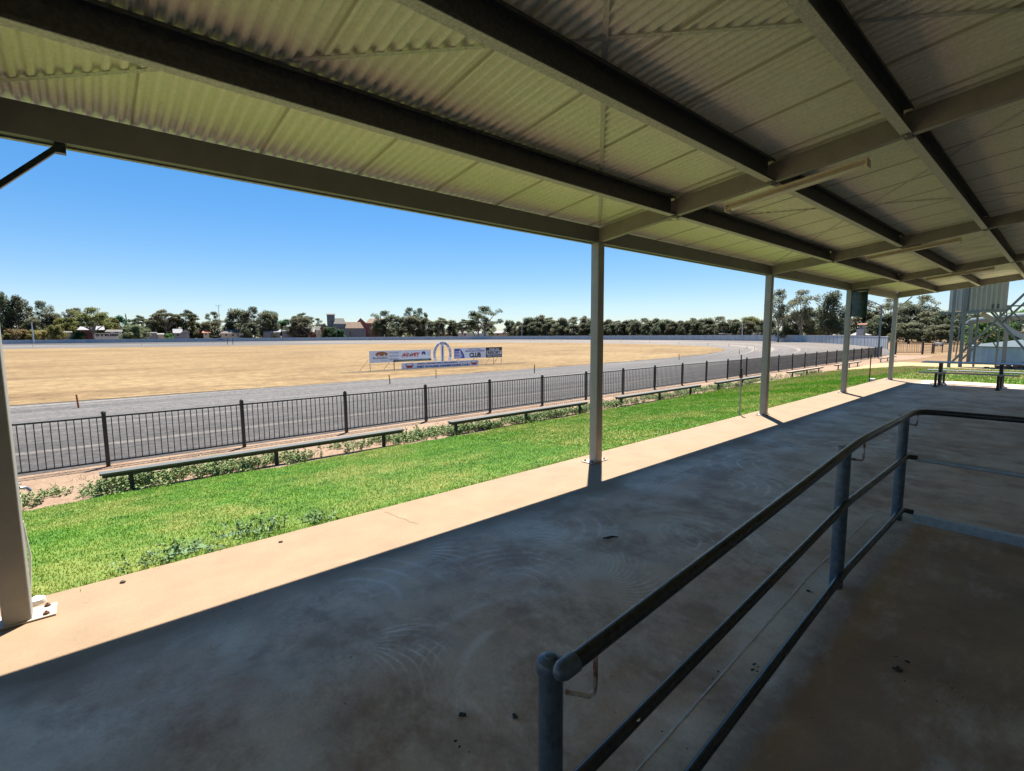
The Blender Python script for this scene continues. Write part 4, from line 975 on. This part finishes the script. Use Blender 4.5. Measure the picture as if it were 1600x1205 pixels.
# blue tank
zt=onx(1550,543.5,45.3).z
tk=empty('water_tank',(50.3,-.12,-.55),0,'round pale blue corrugated iron water tank behind the tower','water tank')
mb=MB(); n=240; rr=5.0
for z in (-.2,zt+.55):
    for k in range(n): r=rr+.03*math.cos(k*PI/2*1.0) ; a_=2*PI*k/n; mb.v.append((r*math.cos(a_),r*math.sin(a_),z))
for k in range(n): mb.f.append((k,(k+1)%n,n+(k+1)%n,n+k))
mb.build('tank_wall',M['tankblue'],tk)
MB().lathe((0,0,zt+.552),[(5.12,0),(5.12,.05),(.5,.75),(.3,.8)],48).build('tank_roof',M['tankroof'],tk)
MB().tube([(-4.5,-2.9,0),(-4.5,-2.9,1.0),(-4.5,-3.4,1.05)],.035,8).build('pipe',M['greensteel'],tk)
# raised pipe on stands
op=empty('overhead_pipe',(46,3,-.55),0,'thick grey-green pipe raised on posts above the blue tank','pipe')
A=T(1516,502,47); B=T(1600,494,44.5); B=A+(B-A)*1.6
under(MB().tube([A+Vector((0,.05,-.25)),A+Vector((0,-.1,0)),B],.24,16).build('pipe_run',M['greensteel'],smooth=.8),op)
for t_ in (.02,.45): 
    q=A.lerp(B,t_); under(MB().box(q.x-.1,q.x+.1,q.y-.1,q.y+.1,-.7,q.z-.1).build('support_post',M['greensteel']),op)
# rubble heap
mb=MB(); c0=gnd(1592,578,-.3)
rr_=random.Random(8)
for _ in range(70):
    a_=rr_.uniform(0,2*PI); r=rr_.random()**.6*1.7; h_=.38*(1-r/1.8)*rr_.random(); s_=rr_.uniform(.05,.14)
    c=Vector((r*math.cos(a_)*.7,r*math.sin(a_),h_)); mb.bar(c-Vector((s_,0,0)),c+Vector((s_,rr_.uniform(-.1,.1),rr_.uniform(-.05,.05))),s_*1.3)
tag(mb.build('rubble_heap',M['rubble'],loc=(c0.x,c0.y-.4,-.28)),'low heap of broken red bricks on the grass behind the picnic table','rubble heap')
# small white trough on the paddock
p=away(1468.5,112,-.8); tr_o=empty('water_trough',p,.7,'tiny white trough far off on the dry paddock before the dark trees','trough')
MB().box(-.8,.8,-.3,.3,.12,.55).build('basin',M['white'],tr_o,bevel=.03)
for x in (-.6,.6): MB().box(x-.06,x+.06,-.25,.25,-.05,.12).build('foot',M['greywall'],tr_o)
# ---------------------------------------------------------------- buildings in a local frame
def frame(px,D):       # ground origin, yaw so that local x runs right in view, local y away
    p=away(px,D); d=Vector((p.x,p.y,0)).normalized(); return p,math.atan2(d.y,d.x)-PI/2,mpp(p)/max(.2,1)
class Bld:
    def __init__(s,name,px0,px1,ybase,D,label,cat='building'):
        pc=(px0+px1)/2; s.p,s.rz,_=frame(pc,D); s.o=empty(name,s.p,s.rz,label,cat)
        a=away(px0,D); b=away(px1,D); s.pc=pc; s.D=D
        s.k=(b-a).length/(px1-px0)          # metres per pixel across
    def X(s,px): return (px-s.pc)*s.k
    def Z(s,py): return zat(s.p,py)-s.p.z
    def wallbox(s,px0,px1,ytop,depth,m,y0=0,name='wall',zb=-.2):
        return MB().box(s.X(px0),s.X(px1),y0,y0+depth,zb,s.Z(ytop)).build(name,m,s.o)
    def roof(s,px0,px1,ye,yr,depth,m,y0=0,ov=.4,ridge='x',name='roof',inset0=0,inset1=0):
        a,b=s.X(px0)-ov,s.X(px1)+ov; ze,zr=s.Z(ye)+.01,s.Z(yr)
        if ridge=='x':
            v=[(a,y0-ov,ze),(b,y0-ov,ze),(b,y0+depth+ov,ze),(a,y0+depth+ov,ze),(a+inset0,y0+depth/2,zr),(b-inset1,y0+depth/2,zr)]
            f=[(0,1,5,4),(2,3,4,5),(1,2,5),(3,0,4),(3,2,1,0)]
        else:
            c=(a+b)/2; v=[(a,y0-ov,ze),(b,y0-ov,ze),(b,y0+depth+ov,ze),(a,y0+depth+ov,ze),(c,y0-ov,zr),(c,y0+depth+ov,zr)]
            f=[(0,1,4),(2,3,5),(1,2,5,4),(3,0,4,5),(3,2,1,0)]
        return MB().add(v,f).build(name,m,s.o)
    def win(s,px0,px1,ya,yb,y0=0,name='window',m=None):
        return MB().box(s.X(px0),s.X(px1),y0-.06,y0+.02,s.Z(yb),s.Z(ya)).build(name,m or M['glass'],s.o)
# grey mill
b=Bld('grey_mill',510,575,528,352,'grey corrugated iron mill with a square tower and a rusty lean-to roof')
b.wallbox(512,524,491.5,6,M['zinc'],4,name='tower_wall'); b.roof(512,524,491.5,489.5,6,M['paleroof'],4,.4)
b.win(517.5,519.2,500,503,4)
b.wallbox(521,541,506,9,M['zinc'],2); b.roof(521,541,506,497,9,M['paleroof'],2,.3,inset0=.2,inset1=1.6)
b.wallbox(508,522,509,8,M['greywall'],5); 
b.wallbox(538,572,513,10,M['zinc'],0); b.roof(541,568.5,513,503,10,M['rustroof'],0,.4,inset0=.1,inset1=2.2)
b.wallbox(534,540,512,8,M['zinc'],1.2)
b.win(546,549,518,527,0,'door')
b=Bld('gabled_shed',496,512,528,344,'small dark gabled shed with a pale roof beside the round green bush')
b.wallbox(502,513,512.5,8,M['redwall'],0); b.roof(502,513,512.5,504.8,8,M['paleroof'],0,.4,'y'); b.wallbox(494,501,516,6,M['creamwall'],1); b.roof(494,501,516,510,6,M['paleroof'],1,.3)
b=Bld('brick_mill',565,606,528,362,'old red brick mill with a rusty gabled roof behind the gum trees')
b.wallbox(564,604,505,12,M['brick']); b.roof(572,607,505,497.3,14,M['rustroof'],0,.3,inset0=3.2)
MB().poly([(b.X(557),-.03,b.Z(505)-.2),(b.X(573.5),-.03,b.Z(505)-.2),(b.X(564.5),-.03,b.Z(497))],(0,10,0)).build('gable',M['brick'],b.o)
for r_ in (509.5,516,521):
    for c_ in (576,582,589,596): b.win(c_,c_+2.6,r_,r_+2.2,0)
# long shed with dark red wall
b=Bld('long_shed',458,496,528,346,'long low shed with a white roof and dark red wall left of the grey mill')
b.wallbox(459,500,519,7,M['redwall']); b.roof(459,496,519,513.5,7,M['whiteroof'],0,.4,inset0=.8)
b.win(462,463,520,525,0,'door')
b=Bld('green_shed',410,458,528,350,'pale roofed green-grey shed between gums and the long red shed')
b.wallbox(412,438,519,8,M['greywall']); b.roof(412,438,519,514.5,8,M['whiteroof'],0,.5,inset0=2.5)
b.wallbox(441,458,517.5,7,M['greywall'],1); b.roof(441,458,517.5,515.5,7,M['tankroof'],1,.2)
b=Bld('hip_roof_house',343,388,528,350,'cream house with a wide pale hipped roof left of the dense gums')
b.wallbox(346,386,521,9,M['creamwall']); b.roof(344.5,386,521,514.8,9,M['paleroof'],0,.6,inset0=5,inset1=2); b.win(352,355,522.3,525,0); b.win(362,366,522.3,525,0); b.win(371,373,522,526,0,'door')
b=Bld('red_roof_house',316,330,528,352,'small house with a pinkish terracotta roof')
b.wallbox(318,327,520,7,M['creamwall']); b.roof(317,328,520,515,7,M['terra'],0,.5,inset0=1,inset1=1.5); b.win(321,323,521,524,0)
b=Bld('grey_house',270,297,528,348,'low grey house with a white gabled end left of the red roofed house')
b.wallbox(272,296,520.5,8,M['greywall']); b.roof(272,284,520.5,514,8,M['greywall'],0,.5); b.roof(284,297,520,514.8,8,M['whiteroof'],0,.4,'y'); b.win(276,280,521.5,525,0)
b=Bld('white_sheds',228,256,528,352,'row of pale low sheds left of the grey house')
b.wallbox(229,245,520.5,6,M['greywall']); b.roof(229,245,520.5,519,6,M['paleroof'],0,.3); b.wallbox(246,256,522.5,6,M['creamwall']); b.roof(246,256,522.5,521,6,M['whiteroof'],0,.3); b.win(233,235,521.5,524,0)
b=Bld('warehouse',124,195,528,346,'warehouse with pale roofs and large black letters STRIBU on its wall')
b.wallbox(128,147,515.5,9,M['redwall'],3); b.roof(123,163,515.5,509.5,9,M['whiteroof'],3,.4,inset0=1.5)
b.wallbox(148,192,520.5,8,M['white']); b.roof(165,192,518.5,515,8,M['paleroof'],0,.3,inset0=1); b.wallbox(165,192,518.5,7.9,M['white'],.05,name='upper_wall'); b.win(165,173,518.9,520.3,0); b.win(180,186,518.9,520.3,0)
txt('STRIBU',b.X(149),b.X(192),b.Z(525.8),b.Z(521.9),M['ink'],b.o,y=-.03,bold=.05)
b=Bld('hidden_cottage',96,112,528,352,'grey cottage mostly hidden behind the yellow bushes')
b.wallbox(97,112,519.5,7,M['greywall']); b.roof(97,112,519.5,517.5,7,M['paleroof'],0,.4); b.win(100,103,521,525,0)
b=Bld('cream_hall',692,706,526,300,'small cream roofed building behind the gums right of the arch')
b.wallbox(693,706,522,7,M['creamwall']); b.roof(693,706,520,517.5,7,M['paleroof'],0,.4,inset0=1.5,inset1=1.5); b.win(697,699,522.5,524.5,0)
b=Bld('white_cottage',714,765,526,305,'pale low cottage behind the trunks of the tall gum')
b.wallbox(716,740,520.5,7,M['white']); b.roof(716,730,520.5,517,7,M['paleroof'],0,.3,inset0=1,inset1=1); b.wallbox(742,764,521,7,M['white'],1); b.roof(742,752,521,518,7,M['whiteroof'],1,.3); b.win(725,728,521.5,524.5,0)
b=Bld('white_gable_house',770,794,526,290,'bright white roofed house right of the tall open gum')
b.wallbox(772,793,520.5,8,M['creamwall']); b.roof(771,793,520.5,516.5,8,M['whiteroof'],0,.4,inset0=2.5,inset1=.3); b.win(776,779,521.5,524,0)
b=Bld('low_brown_shed',1122,1172,524.5,185,'long low brown shed behind the wall left of the third post')
b.wallbox(1123,1137,521,5,M['greywall']); b.roof(1123,1137,521,520,5,M['paleroof'],0,.2); b.wallbox(1136,1169,521.5,5,M['creamwall'],.3); b.roof(1136,1168,521.5,519.2,5,M['rustroof'],.3,.2,inset0=1); b.win(1128,1134,522.5,524,0)
b=Bld('white_shed',1174,1196,524.5,180,'low white shed partly behind the third post')
b.wallbox(1174,1196,521,5,M['white']); b.roof(1174,1196,521,520.3,5,M['whiteroof'],0,.2); b.win(1190,1195,522.5,524,0)
b=Bld('judge_box',1328,1362,530,140,'small pinkish lookout box with a white panel above a white roofed shed','lookout')
b.wallbox(1341,1352,507,2.6,M['cabin'],.6,zb=1.6); b.roof(1339.5,1353,507,505.6,2.8,M['terra'],.5,.1)
b.wallbox(1337.5,1349,514.5,.25,M['cabinwhite'],.2,name='white_panel',zb=b.Z(524))
for x in (1339,1347): MB().box(b.X(x)-.08,b.X(x)+.08,.5,.66,-.2,2.2).build('leg',M['greywall'],b.o)
b.wallbox(1330,1360,524,5,M['greywall'],3); b.roof(1329,1361,524,518.5,5,M['whiteroof'],3,.3,inset0=1.5,inset1=2.5)
b.win(1343,1346,509,512,.6)
b=Bld('far_kiosk',1306,1316,530,160,'tiny pale roofed shed between the open gum and the dense dark tree')
b.wallbox(1303,1318,524,4,M['white']); b.roof(1303,1318,524,522,4,M['paleroof'],0,.3); b.win(1308,1311,525,527,0)
# ---------------------------------------------------------------- trees
def crown_mesh(name,rr,kind,leaf,nclump,per,mats):
    """unit tree: height 1, crown radius 1 (scaled later)"""
    H=1.0; cr=MB(); tr_=MB(); cl=[]
    if kind=='open':
        for _ in range(nclump):
            a=rr.uniform(0,2*PI); r=rr.random()**.55; z=.42+.5*rr.random()*(1-.25*r)+.05*rr.random(); cl.append((r*.85*math.cos(a),r*.85*math.sin(a),min(z,.95),rr.uniform(.13,.26),rr.uniform(.045,.08)))
        for a in (0,2.2,4.1): cl.append((.15*math.cos(a),.15*math.sin(a),.93,.22,.06))
    elif kind=='dense':
        for _ in range(nclump):
            a=rr.uniform(0,2*PI); z=rr.uniform(.16,.93); r=rr.random()**.5*(.95-.6*max(0,(z-.5))/.5*.9); cl.append((r*.8*math.cos(a),r*.8*math.sin(a),z,rr.uniform(.17,.30),rr.uniform(.09,.15)))
    elif kind=='umbrella':
        for _ in range(nclump):
            a=rr.uniform(0,2*PI); r=rr.random()**.5; z=.93-.22*r*r+rr.uniform(-.1,.02); cl.append((r*.85*math.cos(a),r*.85*math.sin(a),z,rr.uniform(.16,.30),rr.uniform(.035,.06)))
        for _ in range(nclump//3):
            a=rr.uniform(0,2*PI); r=rr.uniform(.2,.7); cl.append((r*math.cos(a),r*math.sin(a),rr.uniform(.45,.7),rr.uniform(.14,.24),rr.uniform(.04,.07)))
    elif kind=='bush':
        for _ in range(nclump):
            a=rr.uniform(0,2*PI); z=rr.uniform(.06,.85); r=rr.random()**.5*math.sqrt(max(.05,1-(z/.95)**2)); cl.append((r*.8*math.cos(a),r*.8*math.sin(a),z,rr.uniform(.18,.3),rr.uniform(.12,.18)))
    elif kind=='conifer':
        for _ in range(nclump):
            z=rr.uniform(.12,.97); a=rr.uniform(0,2*PI); r=(1-z)*.8*rr.random()**.5; cl.append((r*math.cos(a),r*math.sin(a),z,.22*(1.15-z)+.08,.05))
    for x,y,z,rh,rv in cl:
        for _ in range(int(per*(rh/.22)**2)):
            u=Vector((rr.gauss(0,1),rr.gauss(0,1),rr.gauss(0,1))).normalized()*(rr.random()**.4)
            c=Vector((x+u.x*rh,y+u.y*rh,z+u.z*rv)); 
            d=Vector((rr.gauss(0,1),rr.gauss(0,1),rr.gauss(0,.5))).normalized()*leaf*rr.uniform(.6,1.5); w=d.cross(Vector((rr.gauss(0,.6),rr.gauss(0,.6),1))).normalized()*leaf*.55
            # z axis is scaled by tree height: keep leaves near isotropic with factor q
            q=.38
            k=len(cr.v); cr.v+=[(c.x-w.x,c.y-w.y,c.z-w.z*q),(c.x+d.x*.5,c.y+d.y*.5,c.z+d.z*.5*q),(c.x+w.x,c.y+w.y,c.z+w.z*q),(c.x-d.x*.5,c.y-d.y*.5,c.z-d.z*.5*q)]; cr.f.append((k,k+1,k+2,k+3))
    # trunk and limbs (thickness in crown-radius units)
    tw_=.05 if kind!='bush' else .03; fork=.28 if kind in('open','umbrella') else .2
    tr_.tube([(0,0,-.02),(.02,.01,fork*.5),(.0,.03,fork),(.03,.02,.7)],[tw_*1.3,tw_,tw_*.8,tw_*.25],7)
    for x,y,z,rh,rv in cl[:12 if kind in('open','umbrella') else 5]:
        tr_.tube([(0,.02,fork*rr.uniform(.8,1.3)),(x*.35,y*.35,fork+(z-fork)*.5),(x*.9,y*.9,z)],[tw_*.5,tw_*.35,tw_*.12],5)
    return cr,tr_
TM={}
rt_=random.Random(77)
specs=dict(open=('open',.06,34,150),open2=('open',.06,28,150),dense=('dense',.072,46,170),dense2=('dense',.072,42,170),umb=('umbrella',.065,32,150),bush=('bush',.075,36,140),conif=('conifer',.10,34,40),
 fopen=('open',.055,30,150),fdense=('dense',.065,42,170),fopen2=('open',.055,26,150))
for k,(kd,lf,nc,pe) in specs.items():
    c,t=crown_mesh(k,rt_,kd,lf,nc,pe,None); TM[k]=[c,t,None,{}]
def tree(px,ytop,wpx,kind,leafm,D,label,group=None,z=-.8,cat='tree',barkm='bark',name=None):
    p=away(px,D,z); h=(zat(p,ytop)-z)/.97; r=wpx*1.12*mpp(p)/2/.93
    ent=TM[kind]
    if leafm not in ent[3]:
        o=ent[0].build('crown',M[leafm]); ent[3][leafm]=o.data; bpy.data.objects.remove(o)
    if ent[2] is None:
        o=ent[1].build('trunk',M['bark'],smooth=True); ent[2]=o.data; bpy.data.objects.remove(o)
    nm=name or {'open':'gum_tree','umb':'gum_tree','dense':'gum_tree','bush':'bush','conif':'conifer_tree'}.get(kind.rstrip('2').lstrip('f') if kind!='conif' else 'conif','gum_tree')
    t=empty(nm,p,R.uniform(0,2*PI),label,cat,group); t.scale=(r,r,h)
    for part,me in (('crown',ent[3][leafm]),('trunk',ent[2])):
        o=bpy.data.objects.new(part,me); COL.objects.link(o); o.parent=t
    return t
def dwall(px):   # distance of the far wall seen at column px
    tb_=((0,332),(230,322),(400,306),(600,288),(800,262),(1000,208),(1100,186),(1190,166),(1300,130),(1400,112),(1600,100))
    for (a,da),(b,db) in zip(tb_[:-1],tb_[1:]):
        if px<=b: return da+(db-da)*(px-a)/(b-a)
    return 100
T_=[ # px,top,width,kind,leaf,extra distance,label
(6,459,26,'dense','darkgum',24,'tall dark gum at the extreme left, half behind the steel post'),
(31,464.5,40,'dense2','darkgum',26,'big dark rounded gum at the far left with the highest crown'),
(68,471,30,'open','darkgum',28,'dark gum with sparse top twigs, second from the left'),
(88,490,30,'dense','gum',30,'olive gum behind the grey cottage at left'),
(54,497,30,'dense2','gum',18,'greyish gum just behind the tan flowering shrub'),
(27,512.5,34,'bush','tanleaf',8,'tan and orange topped shrub low at the far left'),
(61,514,30,'bush','tanleaf',8,'yellowish shrub right of the tan shrub by the white wall'),
(15,519,20,'bush','yellowgum',6,'low olive shrub touching the left steel post'),
(88,505,26,'bush','yellowgum',12,'mustard coloured tall shrub left of the grey cottage'),
(112,484,18,'open2','gum',30,'slim gum left of the large yellow-olive gum'),
(123,482,26,'open','gum',28,'gum with pinkish crown beside the large yellow-olive gum'),
(108,497,34,'dense','yellowgum',22,'broad olive tree above the hidden cottage'),
(147,481,44,'open','yellowgum',9,'large yellow-olive gum with pale forked trunk before the warehouse'),
(138,492,36,'dense2','yellowgum',24,'yellow-olive tree directly behind the forked trunk gum'),
(170,496,30,'dense','yellowgum',24,'mustard tree above the warehouse roof'),
(188,494.5,26,'dense2','green',26,'deep green rounded tree behind the warehouse'),
(199,490.5,8,'conif','darkgum',40,'narrow dark conifer poking above the trees left of the pale bush'),
(217,493,22,'umb','darkgum',34,'dark flat-topped gum right of the narrow conifer'),
(211,505,38,'bush','paleleaf',7,'large pale green bush in front of the warehouse end'),
(124,516,22,'bush','green',6,'low dark green bush at the warehouse gable'),
(248,498.5,34,'dense','gum',30,'low grey-brown gum mass right of the pale bush'),
(237,499,24,'dense2','gum',24,'grey-brown gum leaning over the pale sheds'),
(262,484,34,'umb','gum',20,'flat-topped umbrella gum with brownish crown, left one of a pair'),
(291,484.5,30,'umb','darkgum',24,'flat-topped umbrella gum with tilted top layer, right one of a pair'),
(275,498,34,'dense','gum',26,'dense gum under the umbrella pair'),
(301,500,28,'dense2','yellowgum',22,'olive rounded tree right under the umbrella pair'),
(318,505,18,'dense','gum',26,'small gum behind the red roofed house'),
(264,520,14,'bush','lime',5,'small lime bush beside the grey house'),
(336,488,22,'open2','darkgum',26,'gum with two round heads next to the aerial mast'),
(332,503,36,'dense','gum',18,'rounded grey gum left of the hip roofed house'),
(360,505,26,'dense2','gum',24,'low olive gum behind the hip roof'),
(374,484,38,'dense','gum',22,'large grey gum above the right end of the hip roof'),
(398,480,30,'open','darkgum',18,'gum with a raised tuft, highest of the left middle cluster'),
(418,487,36,'dense2','gum',22,'broad grey gum above the pale roofed shed'),
(428,488,22,'dense','green',28,'greener round gum right of the broad grey gum'),
(447,500,34,'dense2','green',34,'sloping green tree mass above the grey shed'),
(392,505,26,'dense','darkgum',12,'dark low gum at the right end of the hip roofed house'),
(475,489,28,'umb','darkgum',20,'umbrella gum with fine dark top layer above the long shed'),
(471,497,38,'dense','gum',16,'wide brown-olive gum in front of the long shed'),
(497,498,18,'open2','darkgum',30,'small open gum just left of the grey mill tower'),
(515,509,24,'bush','green',6,'round dark green bush in front of the grey mill, left lobe'),
(531,513,18,'bush','green',6,'smaller round green bush in front of the grey mill, right lobe'),
(602,486,34,'open','darkgum',14,'open crowned gum in front of the brick mill'),
(596,499,28,'dense','gum',12,'leafy gum at the base of the brick mill'),
(623,495,30,'dense2','gum',20,'grey gum right of the brick mill'),
(641,481.5,22,'open2','darkgum',22,'thin topped gum above the middle grove'),
(657,482,20,'open','darkgum',26,'sparse high gum with separate floating tufts'),
(645,495,34,'dense','gum',14,'dense gum in the middle of the grove right of the brick mill'),
(664,498,28,'dense2','gum',16,'dense gum at the right of the middle grove'),
(612,511,18,'bush','gum',6,'grey-green rounded shrub at the foot of the middle grove'),
(686,496.5,28,'umb','gum',14,'flat crowned gum leaning right beside the cream hall'),
(684,503,22,'dense','gum',18,'dense gum under the flat crowned gum by the cream hall'),
(707,501,18,'dense','darkgum',18,'small dark gum left of the pair before the white cottage'),
(722,499,24,'umb','darkgum',14,'dark gum with an arched top before the white cottage'),
(716,508,26,'dense2','darkgum',16,'low dark gum in front of the white cottage'),
(757,479,46,'open','darkgum',10,'tallest open gum standing alone above the club board'),
(748,493,30,'open2','darkgum',14,'gum filling the left foot of the tallest open gum'),
(738,508,24,'dense','darkgum',18,'low dark tree left below the tallest open gum'),
(764,505,26,'dense2','darkgum',20,'low dark tree right below the tallest open gum'),
(796,501,18,'dense','darkgum',20,'round gum right of the white gable house'),
(811,503,20,'dense2','gum',14,'reddish grey gum at the start of the tree belt'),
]
for px,yt,w,k,lf,ex,lb in T_:
    if px<510 and ex>=18: ex+=30
    if 700<px<800 and yt>504: ex+=30
    tree(px,yt,w*1.1,k,lf,dwall(px)+ex,lb,'trees beyond the boundary wall')
belt=[(826,497,26),(845,493.5,30),(862,496,26),(880,497.5,24),(897,495.5,26),(913,495,24),(930,499,26),(950,500,26),(968,501,24),(986,500,28),(1006,497.5,28),(1024,498.5,26),(1042,500,28),(1062,502,26),(1084,497,26),(1102,498,28),(1124,495,34),(1148,500,26)]
kinds=['dense','dense2','umb','dense','open','dense2']
for i,(px,yt,w) in enumerate(belt):
    side='left' if px<934 else 'right'
    nth=ORD[i] if px<934 else ORD[i-7]
    lb=f'{nth} tall front gum of the dark belt counting right from '+('the thin pale pole' if side=='left' else 'the middle post')
    tree(px,yt,w*1.15,kinds[i%6],'gum' if i%3 else 'darkgum',dwall(px)+14+(i%3)*4,lb,'tall front gums of the dark belt')
for i in range(19):
    px=818+i*19.5; yt=505+R.uniform(-2.5,2.5)
    lb=f'{ORD[i]} low bushy gum at the foot of the dark belt, counting from its left end'
    tree(px,yt,28,'dense' if i%2 else 'dense2','darkgum' if i%3 else 'gum',dwall(px)+9+R.uniform(0,3),lb,'low gums at the foot of the dark belt')
tree(1169,496,40,'dense','yellowgum',200,'yellow-green rounded tree behind the white pole left of the third post','trees beyond the boundary wall')
tree(1182,499,34,'dense2','yellowgum',190,'yellow-green tree directly left of the third post','trees beyond the boundary wall')
RT=[(1216,453,44,'fopen','gum',150,'big open gum directly right of the third post'),
(1250,454,52,'fopen2','gum',152,'big open gum with a wide leaning crown between third and fourth posts'),
(1231,492,44,'fdense','darkgum',158,'low dense gum under the big open gums by the third post'),
(1262,484,44,'fdense','gum',160,'mid-height olive gum between the open gum and the dense dark tree'),
(1297,457,46,'fdense','darkgum',146,'dense dark rounded tree just left of the fourth post'),
(1290,488,56,'fdense','darkgum',170,'wide dark tree behind the dense rounded tree'),
(1345,470,58,'fopen','gum',165,'open gum behind the teal cover and the lookout box'),
(1352,487,60,'fdense','gum',162,'broad olive tree behind the lookout box'),
(1380,492,50,'fdense','darkgum',150,'dark tree behind the grey lamp post'),
(1388,466,46,'fopen2','gum',168,'open gum crown behind the last post'),
(1416,478,56,'fdense','darkgum',150,'dark spreading tree above the black gate'),
(1440,462,46,'fopen','gum',158,'high open gum crown right of the last post'),
(1452,488,60,'fdense','gum',146,'olive brown tree behind the wire fence'),
(1482,484,50,'fdense','darkgum',142,'dark tree behind the tower legs'),
(1512,490,50,'fdense','darkgum',128,'dark green tree seen between the tower legs'),
(1420,505,50,'fdense','gum',132,'low scrubby tree behind the black gate'),
(1470,508,46,'fdense','gum',130,'low scrubby tree behind the far white car'),
(1545,497,60,'fdense','lime',80,'bright lime green tree behind the blue tank'),
(1592,486,60,'fdense','lime',84,'tall lime green tree at the right edge behind the tower stairs'),
(1310,500,40,'fdense','gum',175,'low gum between the far kiosk and the fourth post'),
(1200,500,40,'fdense','darkgum',175,'dark low tree mostly behind the third post')]
for px,yt,w,k,lf,D,lb in RT: tree(px,yt,w,k,lf,D,lb,'large trees at the right end of the track')
# scrub directly behind the wall trees
mb=MB(); rd=random.Random(13)
for i in range(26000):
    px=rd.uniform(-40,1500)
    if 508<px<606: continue
    D=dwall(px)+rd.uniform(34,60)+(45 if px<510 else 0); p=away(px,D); hm=(3.6+1.6*math.sin(px*.09)+1.3*math.sin(px*.23+1))*(.55+D/420)
    h_=hm*rd.random()**.7; s_=rd.uniform(.35,.8)*D/260
    c=Vector((p.x,p.y,-.8+h_)); d=Vector((rd.gauss(0,1),rd.gauss(0,1),rd.gauss(0,.6))).normalized()*s_; w=d.cross(Vector((rd.gauss(0,.5),rd.gauss(0,.5),1))).normalized()*s_*.6
    k=len(mb.v); mb.v+=[tuple(c-w),tuple(c+d),tuple(c+w),tuple(c-d)]; mb.f.append((k,k+1,k+2,k+3))
tag(mb.build('scrub',M['darkgum']),'low dark scrub filling in behind the trees beyond the boundary wall',kind='stuff')
# distant tree line
mb=MB(); rd=random.Random(12)
for i in range(9000):
    px=rd.uniform(-60,1500); D=rd.uniform(520,600); p=away(px,D); h_=(5+2.5*math.sin(px*.05)+2*math.sin(px*.17))*rd.random(); s_=rd.uniform(.8,1.8)
    c=Vector((p.x,p.y,-.8+h_)); d=Vector((rd.gauss(0,1),rd.gauss(0,1),rd.gauss(0,.5))).normalized()*s_; w=d.cross(Vector((rd.gauss(0,.5),rd.gauss(0,.5),1))).normalized()*s_*.6
    k=len(mb.v); mb.v+=[tuple(c-w),tuple(c+d),tuple(c+w),tuple(c-d)]; mb.f.append((k,k+1,k+2,k+3))
tag(mb.build('distant_woodland',M['gum']),'low far-off line of woodland on the horizon behind the houses',kind='stuff')
# small distance number on the wall
P1=gnd(339,533.2); wn=empty('distance_number',away(343.5,dwall(343)-3.2,-.8),frame(343.5,300)[1],'small blue distance number painted panel on the far white wall','number')
s_=mpp(wn.location); 
plate(wn,'panel',-4.6*s_,4.6*s_,.45,1.55,M['wallwhite'],0,.03); txt('240',-3.6*s_,3.6*s_,.6,1.4,M['navy'],wn,y=-.034,bold=.04)
# ---------------------------------------------------------------- sky, sun, camera
SUN=Vector((.95,.75,3.1)).normalized(); el=math.asin(SUN.z); az=math.atan2(SUN.x,SUN.y)
w=bpy.data.worlds.new('World'); S.world=w; w.use_nodes=True; nt=w.node_tree; bg=nt.nodes['Background']
sk=nt.nodes.new('ShaderNodeTexSky'); sk.sky_type='NISHITA'; sk.sun_disc=False; sk.sun_elevation=el; sk.sun_rotation=az
sk.altitude=200; sk.air_density=1.0; sk.dust_density=0; sk.ozone_density=3
gm=nt.nodes.new('ShaderNodeGamma'); gm.inputs[1].default_value=.60; nt.links.new(sk.outputs[0],gm.inputs[0]); hs=nt.nodes.new('ShaderNodeHueSaturation'); hs.inputs['Saturation'].default_value=1.8; nt.links.new(gm.outputs[0],hs.inputs['Color']); tn=mixc(nt,1.0,hs.outputs[0],(.78,.84,.97),'MULTIPLY'); nt.links.new(tn,bg.inputs[0]); bg.inputs[1].default_value=.08
ld=bpy.data.lights.new('sun','SUN'); ld.energy=3.4; ld.angle=math.radians(.53); ld.color=(1,.93,.83)
lo=bpy.data.objects.new('sun',ld); COL.objects.link(lo); lo.rotation_euler=SUN.to_track_quat('Z','Y').to_euler(); lo.location=(0,0,60)
cd=bpy.data.cameras.new('camera'); cam=bpy.data.objects.new('camera',cd); COL.objects.link(cam); S.camera=cam
cd.sensor_width=36; cd.lens=36*FPX/1600; cd.clip_start=.05; cd.clip_end=4000
mt=Matrix((( rt.x,up.x,-fw.x,EYE.x),(rt.y,up.y,-fw.y,EYE.y),(rt.z,up.z,-fw.z,EYE.z),(0,0,0,1))); cam.matrix_world=mt
S.render.engine='CYCLES'; S.view_settings.view_transform='Standard'; S.view_settings.look='None'; S.view_settings.gamma=1; S.view_settings.exposure=2.0
try:
    S.cycles.max_bounces=9; S.cycles.diffuse_bounces=5; S.cycles.glossy_bounces=4; S.cycles.transparent_max_bounces=12; S.cycles.sample_clamp_indirect=6
except Exception as ex: print(ex)
S.render.resolution_x=1024; S.render.resolution_y=771
